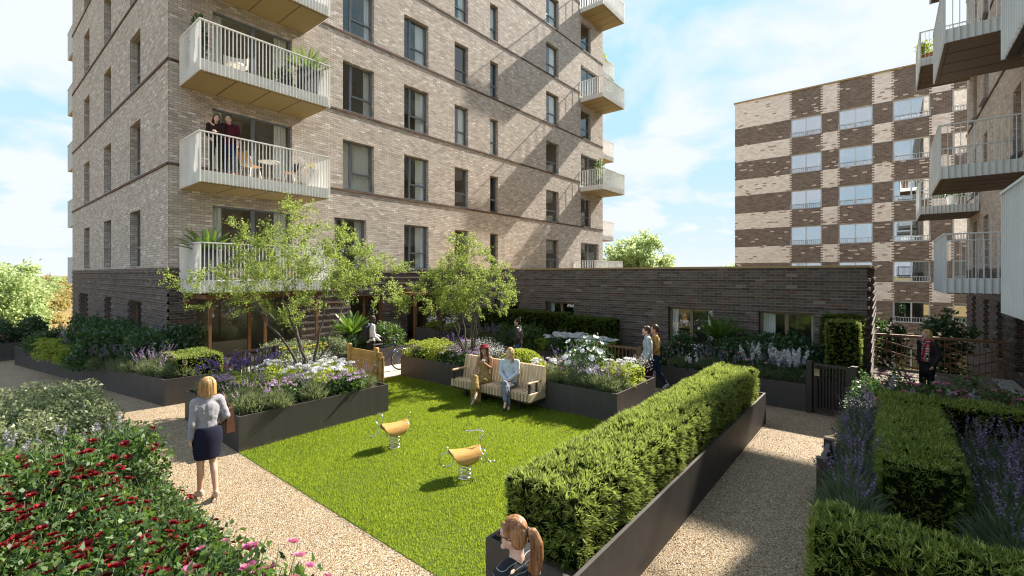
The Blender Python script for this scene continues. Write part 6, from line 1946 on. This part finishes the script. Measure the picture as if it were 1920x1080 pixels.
S += [('c', J['hipL'], J['hipR'], .115, .115), ('c', (J['knL']+J['knR'])/2, (J['knL']+J['knR'])/2*.5 + (J['anL']+J['anR'])*.25 + V3((0, 0, -.05)), .085, .08)]
blob('dress', S, gold, r, .010, 5)
mb = MB(); mb.loft([[(.30 + .02*k, -.02 + .14*u + .01*math.sin(9*u+k), .44 - .20*k) for u in (-1, -.5, 0, .5, 1)] for k in range(3)], cap=False, close=False)
mb.build('dress_hem', gold, r)
blob('hair', long_hair(H, .30, .045), HAIR['brown'], r, .009, 3)
mb = MB()
R3 = H['rot']; prof = [(.0, .125), (.05, .122), (.085, .10), (.093, .05), (.098, .055), (.135, .052), (.165, .040), (.160, .034), (.13, .045), (.09, .045)]
rings = [[hp(H, -.022, 0, .005) + R3 @ V3((p*math.cos(t), p*math.sin(t), z + .012*math.cos(2*t)*(p > .12))) for t in [2*PI*i/28 for i in range(28)]] for p, z in prof]
mb.loft(rings, cap=False); mb.build('hat', cloth("red_felt", (.22, .006, .012), (.15, .004, .009)), r)
shoes(r, J, M['shoe_nude'], False)
cw = r.matrix_basis @ (J['wrL'] + V3((.04, 0, .055))) if False else None
hand = [k for k in ('L', 'R') if J['wr'+k].z > .8][0]
cup = thing('cup', 'small white cup held by the woman in the red hat', 'cup', (0, 0, 0))
mb = MB(); mb.lathe([(.018, 0), (.030, .018), (.034, .05), (.031, .05), (.027, .02), (.0, .008)], n=18); mb.build('bowl', M['pot_white'], cup)
mb = MB(); mb.ring((.037, 0, .028), .014, .004, (0, 1, 0), 14, 5); mb.build('handle', M['pot_white'], cup)
m = Matrix.LocRotScale(r.location, r.rotation_euler, r.scale)
cup.location = m @ (J['wr'+hand] + V3((.055, 0, .055)))
J = seated(elL=(.06, .20, .76), wrL=(.27, .02, .62), elR=(.08, -.19, .74), wrR=(.28, .04, .58), knR=(.46, .0, .61), anR=(.54, .05, .22), toR=(.64, .05, .10), knL=(.44, .04, .52), anL=(.40, .09, .11), toL=(.50, .10, .03))
r, H = person('blonde person in a pale blue shirt and grey trousers seated on the bench', (8.12, 6.72, -.03), R(205), J, 'pale', look=(.80, -.62, .04), vox=.007, scale=1.03)
shirt = cloth("pale_blue_shirt", (.56, .62, .67), (.47, .53, .58))
blob('shirt', top_shapes(J, 1.08, 1.0, .78) + [('c', J['waist'], J['pelvis'] + V3((.02, 0, .05)), .125, .128)], shirt, r, .009, 4)
mb = MB(); n0 = J['neck']
for s in (-1, 1): mb.loft([[n0 + V3((.02 + .04*u, s*(.055 - .01*u), .0 - .04*u)) for u in (0, .5, 1)], [n0 + V3((.03 + .06*u, s*(.075 + .015*u), .02 - .09*u)) for u in (0, .5, 1)]], cap=False, close=False)
mb.build('collar', shirt, r)
blob('trousers', trouser_shapes(J, .98, .84, .055), cloth("grey_trousers", (.20, .225, .28), (.15, .17, .22)), r, .009, 4)
blob('hair', long_hair(H, .20, -.005), HAIR['blonde'], r, .008, 3)
shoes(r, J, M['shoe_black'], True)
# ---- man pushing the bicycle
J = skeleton(shL=(0, .19, 1.42), shR=(0, -.19, 1.42), elL=(.10, .235, 1.15), wrL=(.36, .20, 1.02), elR=(.0, -.25, 1.13), wrR=(.20, -.25, .96), neck=(.01, 0, 1.48), head=(.06, 0, 1.625), chest=(.0, 0, 1.30), knL=(.13, .10, .51), anL=(.16, .10, .09), toL=(.31, .11, .03), knR=(.0, -.10, .50), anR=(-.18, -.10, .13), toR=(-.05, -.11, .03))
r, H = person('person in a white long-sleeved top pushing the dark blue bicycle', (8.17, 12.30, 0), R(-14), J, 'deep', look=(1, -.02, -.10), female=False, vox=.009, scale=1.0, handL=1.6, handR=1.6)
blob('top', top_shapes(J, 1.08, 1.15, .9), cloth("white_top", (.64, .65, .68), (.56, .57, .61)), r, .009, 4)
blob('trousers', trouser_shapes(J, 1.05), cloth("dark_trousers_brown", (.030, .022, .024)), r, .010)
shoes(r, J, M['shoe_black'])
bp = blob('backpack', [('c', V3((-.19, 0, 1.12)), V3((-.17, 0, 1.36)), .115, .105), ('c', V3((-.17, .08, 1.05)), V3((-.16, .08, 1.34)), .09, .085), ('c', V3((-.17, -.08, 1.05)), V3((-.16, -.08, 1.34)), .09, .085), ('c', V3((-.25, 0, 1.08)), V3((-.25, 0, 1.2)), .07, .06)], M['black_cloth'], None, .012, 4)
bp.location, bp.rotation_euler = r.location, r.rotation_euler
tag(bp, 'black backpack worn by the man with the bicycle', 'backpack')
mb = MB()
for s in (-1, 1): mb.tube([(-.12, s*.12, 1.38), (-.03, s*.13, 1.485), (.10, s*.125, 1.40), (.115, s*.13, 1.22), (.0, s*.165, 1.06), (-.12, s*.13, 1.05)], .018, 6)
mb.tube([(.125, -.12, 1.24), (.132, .12, 1.24)], .012, 6)
mb.build('strap', M['black_cloth'], bp)
# ---- woman in a jacket behind the bench trough
J = skeleton(elL=(-.05, .22, 1.13), wrL=(.05, .17, .94), elR=(-.06, -.215, 1.13), wrR=(.0, -.20, .90), knL=(.06, .09, .5), anL=(.10, .09, .09), toL=(.24, .10, .025), anR=(-.10, -.09, .11), toR=(.04, -.10, .025))
r, H = person('person with a hair bun, dark jacket and blue jeans standing behind the bench trough', (10.74, 8.55, 0), R(112), J, 'light', look=(1, .12, -.05), vox=.010, scale=.985)
blob('jacket', top_shapes(J, 1.16, 1.05, .92) + [('c', J['waist'], J['pelvis'] + V3((0, 0, .06)), .13, .125), ('c', J['neck'] + V3((0, 0, -.04)), J['neck'] + V3((0, 0, .0)), .075, .070)], pmat("dark_leather_jacket", (.040, .033, .031), (.028, .023, .022), 16, .42, bump=.3, bs=30), r, .010, 3)
jeans = cloth("blue_jeans", (.07, .14, .32), (.05, .10, .25))
blob('jeans', trouser_shapes(J, .98), jeans, r, .010)
blob('hair', hair_cap(H, 1.0) + [('e', hp(H, -.075, 0, .115), (.042, .042, .04))], HAIR['dark'], r, .009, 2)
shoes(r, J, M['shoe_black'])
# ---- couple walking past the pavilion
J = skeleton(shL=(0, .185, 1.42), shR=(0, -.185, 1.42), neck=(.0, 0, 1.47), head=(.035, 0, 1.615), elL=(-.03, .23, 1.14), wrL=(.06, .22, .90), elR=(.02, -.22, 1.13), wrR=(.12, -.14, .95), knL=(.10, .09, .51), anL=(.02, .09, .09), toL=(.17, .10, .025), knR=(-.02, -.09, .50), anR=(-.16, -.09, .14), toR=(-.03, -.10, .03))
r, H = person('person in a pale grey sweater and maroon trousers, left of the walking couple', (10.98, 4.62, 0), R(118), J, 'pale', female=False, vox=.010, scale=.985)
blob('sweater', top_shapes(J, 1.16, 1.08, .94) + [('c', J['waist'], J['pelvis'] + V3((0, 0, .05)), .128, .125)], cloth("grey_sweater", (.44, .49, .51), (.38, .42, .45)), r, .010, 4)
blob('trousers', trouser_shapes(J, 1.05), cloth("maroon_trousers", (.085, .014, .028), (.06, .010, .020)), r, .010)
blob('hair', short_hair(H), HAIR['brown'], r, .009, 2)
shoes(r, J, M['shoe_grey'])
J = skeleton(elL=(-.02, .21, 1.14), wrL=(.10, .16, .96), elR=(-.05, -.22, 1.15), wrR=(.06, -.22, .98), knL=(.12, .085, .52), anL=(.20, .085, .10), toL=(.33, .09, .03), knR=(-.08, -.085, .50), anR=(-.30, -.085, .17), toR=(-.19, -.09, .05))
r, H = person('person in a mustard top and dark jeans, right of the walking couple', (11.42, 4.60, 0), R(118), J, 'light', vox=.010, scale=1.0)
blob('top', top_shapes(J, 1.10, .98, .94) + [('c', J['waist'], J['pelvis'] + V3((0, 0, .05)), .122, .122)], cloth("mustard_top", (.44, .27, .085), (.37, .22, .07)), r, .010, 4)
blob('jeans', trouser_shapes(J, .95), cloth("dark_jeans", (.025, .045, .10), (.018, .032, .075)), r, .010)
blob('hair', hair_cap(H, 1.04), HAIR['brown'], r, .009, 2)
shoes(r, J, M['shoe_grey'])
mb = MB()
mb.loft([[(-.02 + a*.17, -.27 + s*.05, .80 + zz*.32) for a, s in ((-1, -1), (1, -1), (1, 1), (-1, 1))] for zz in (-.1, .4, 1)], smooth=False)
bg = mb.build('shoulder_bag', M['black_cloth'], None); bg.location, bg.rotation_euler = r.location, r.rotation_euler
mb = MB(); mb.tube([(-.13, -.27, 1.10), (-.06, -.235, 1.32), (-.01, -.17, 1.462), (.04, -.235, 1.32), (.10, -.27, 1.10)], .010, 6); mb.build('strap', M['black_cloth'], bg)
tag(bg, 'large black bag on the shoulder of the woman in the mustard top', 'bag')
# ---- woman in the plaid scarf
J = skeleton(elL=(-.05, .22, 1.13), wrL=(.06, .20, .90), elR=(-.06, -.23, 1.14), wrR=(.08, -.17, .96))
r, H = person('person with blonde hair in a plaid scarf and black coat near the terrace railing', (14.4, -.72, 0), R(132), J, 'pale', lips=M['lips_red'], vox=.010, scale=1.0)
blob('coat', top_shapes(J, 1.24, 1.08, .92) + [('c', J['waist'], V3((0, 0, .80)), .145, .15)], M['black_cloth'], r, .011, 4)
blob('trousers', trouser_shapes(J, 1.0), cloth("black_trousers", (.012, .012, .014)), r, .010)
blob('hair', bob(H) + [('c', hp(H, -.06, 0, 0), hp(H, -.08, 0, -.15), .06, .05)], HAIR['blonde'], r, .009, 3)
sc = [('c', J['neck'] + V3((.06*math.cos(a), .075*math.sin(a), -.01 - .02*math.cos(a))), J['neck'] + V3((.06*math.cos(a+.7), .075*math.sin(a+.7), -.01 - .02*math.cos(a+.7))), .062, .062) for a in [i*.7 for i in range(9)]]
sc += [('c', J['neck'] + V3((.10, .04, -.06)), V3((.145, .05, 1.0)), .06, .052), ('c', J['neck'] + V3((.10, .10, -.06)), V3((.135, .12, 1.02)), .055, .05), ('c', J['neck'] + V3((.02, -.10, -.03)), V3((-.02, -.22, 1.30)), .06, .05)]
blob('scarf', sc, plaid("plaid_wool"), r, .010, 3)
shoes(r, J, M['shoe_black'])
# ---- couple on the balcony
zb1 = 2.48 + 3 + .342
J = skeleton(shL=(0, .185, 1.42), shR=(0, -.185, 1.42), neck=(.0, 0, 1.47), head=(.035, -.02, 1.615), elL=(-.02, .24, 1.14), wrL=(.05, .22, .90), elR=(.16, -.22, 1.24), wrR=(.20, -.46, 1.42))
r, H = person('person in a burgundy jumper on the balcony, arm around the woman beside him', (5.08, 14.72, zb1), R(250), J, 'light', female=False, vox=.010, look=(1, -.05, -.05), smile=True, scale=1.02)
blob('jumper', top_shapes(J, 1.12, 1.08, .35, ) + [('c', J['waist'], J['pelvis'] + V3((0, 0, .06)), .126, .12)], cloth("burgundy_jumper", (.080, .010, .020), (.055, .008, .014)), r, .010, 4)
blob('jeans', trouser_shapes(J, 1.05), cloth("navy_jeans", (.02, .03, .075)), r, .010)
blob('hair', short_hair(H), HAIR['dark'], r, .009, 2)
shoes(r, J, M['shoe_orange'])
J = skeleton(head=(.03, .02, 1.585), elR=(.03, -.21, 1.12), wrR=(.10, -.14, 1.0), elL=(.05, .19, 1.14), wrL=(.20, .02, 1.16))
r, H = person('person with long dark hair in a brown top on the balcony, leaning on the man', (4.74, 14.72, zb1), R(252), J, 'light', vox=.010, look=(1, .05, -.05), tilt=-.15, smile=True, scale=1.0)
blob('top', top_shapes(J, 1.08, .98, .9) + [('c', J['waist'], J['pelvis'] + V3((0, 0, .05)), .12, .12)], cloth("dark_brown_top", (.028, .016, .012), (.02, .011, .009)), r, .010, 4)
blob('trousers', trouser_shapes(J, .95), cloth("olive_trousers", (.045, .038, .02)), r, .010)
blob('hair', long_hair(H, .30, .03), HAIR['dark'], r, .009, 3)
shoes(r, J, M['shoe_black'])
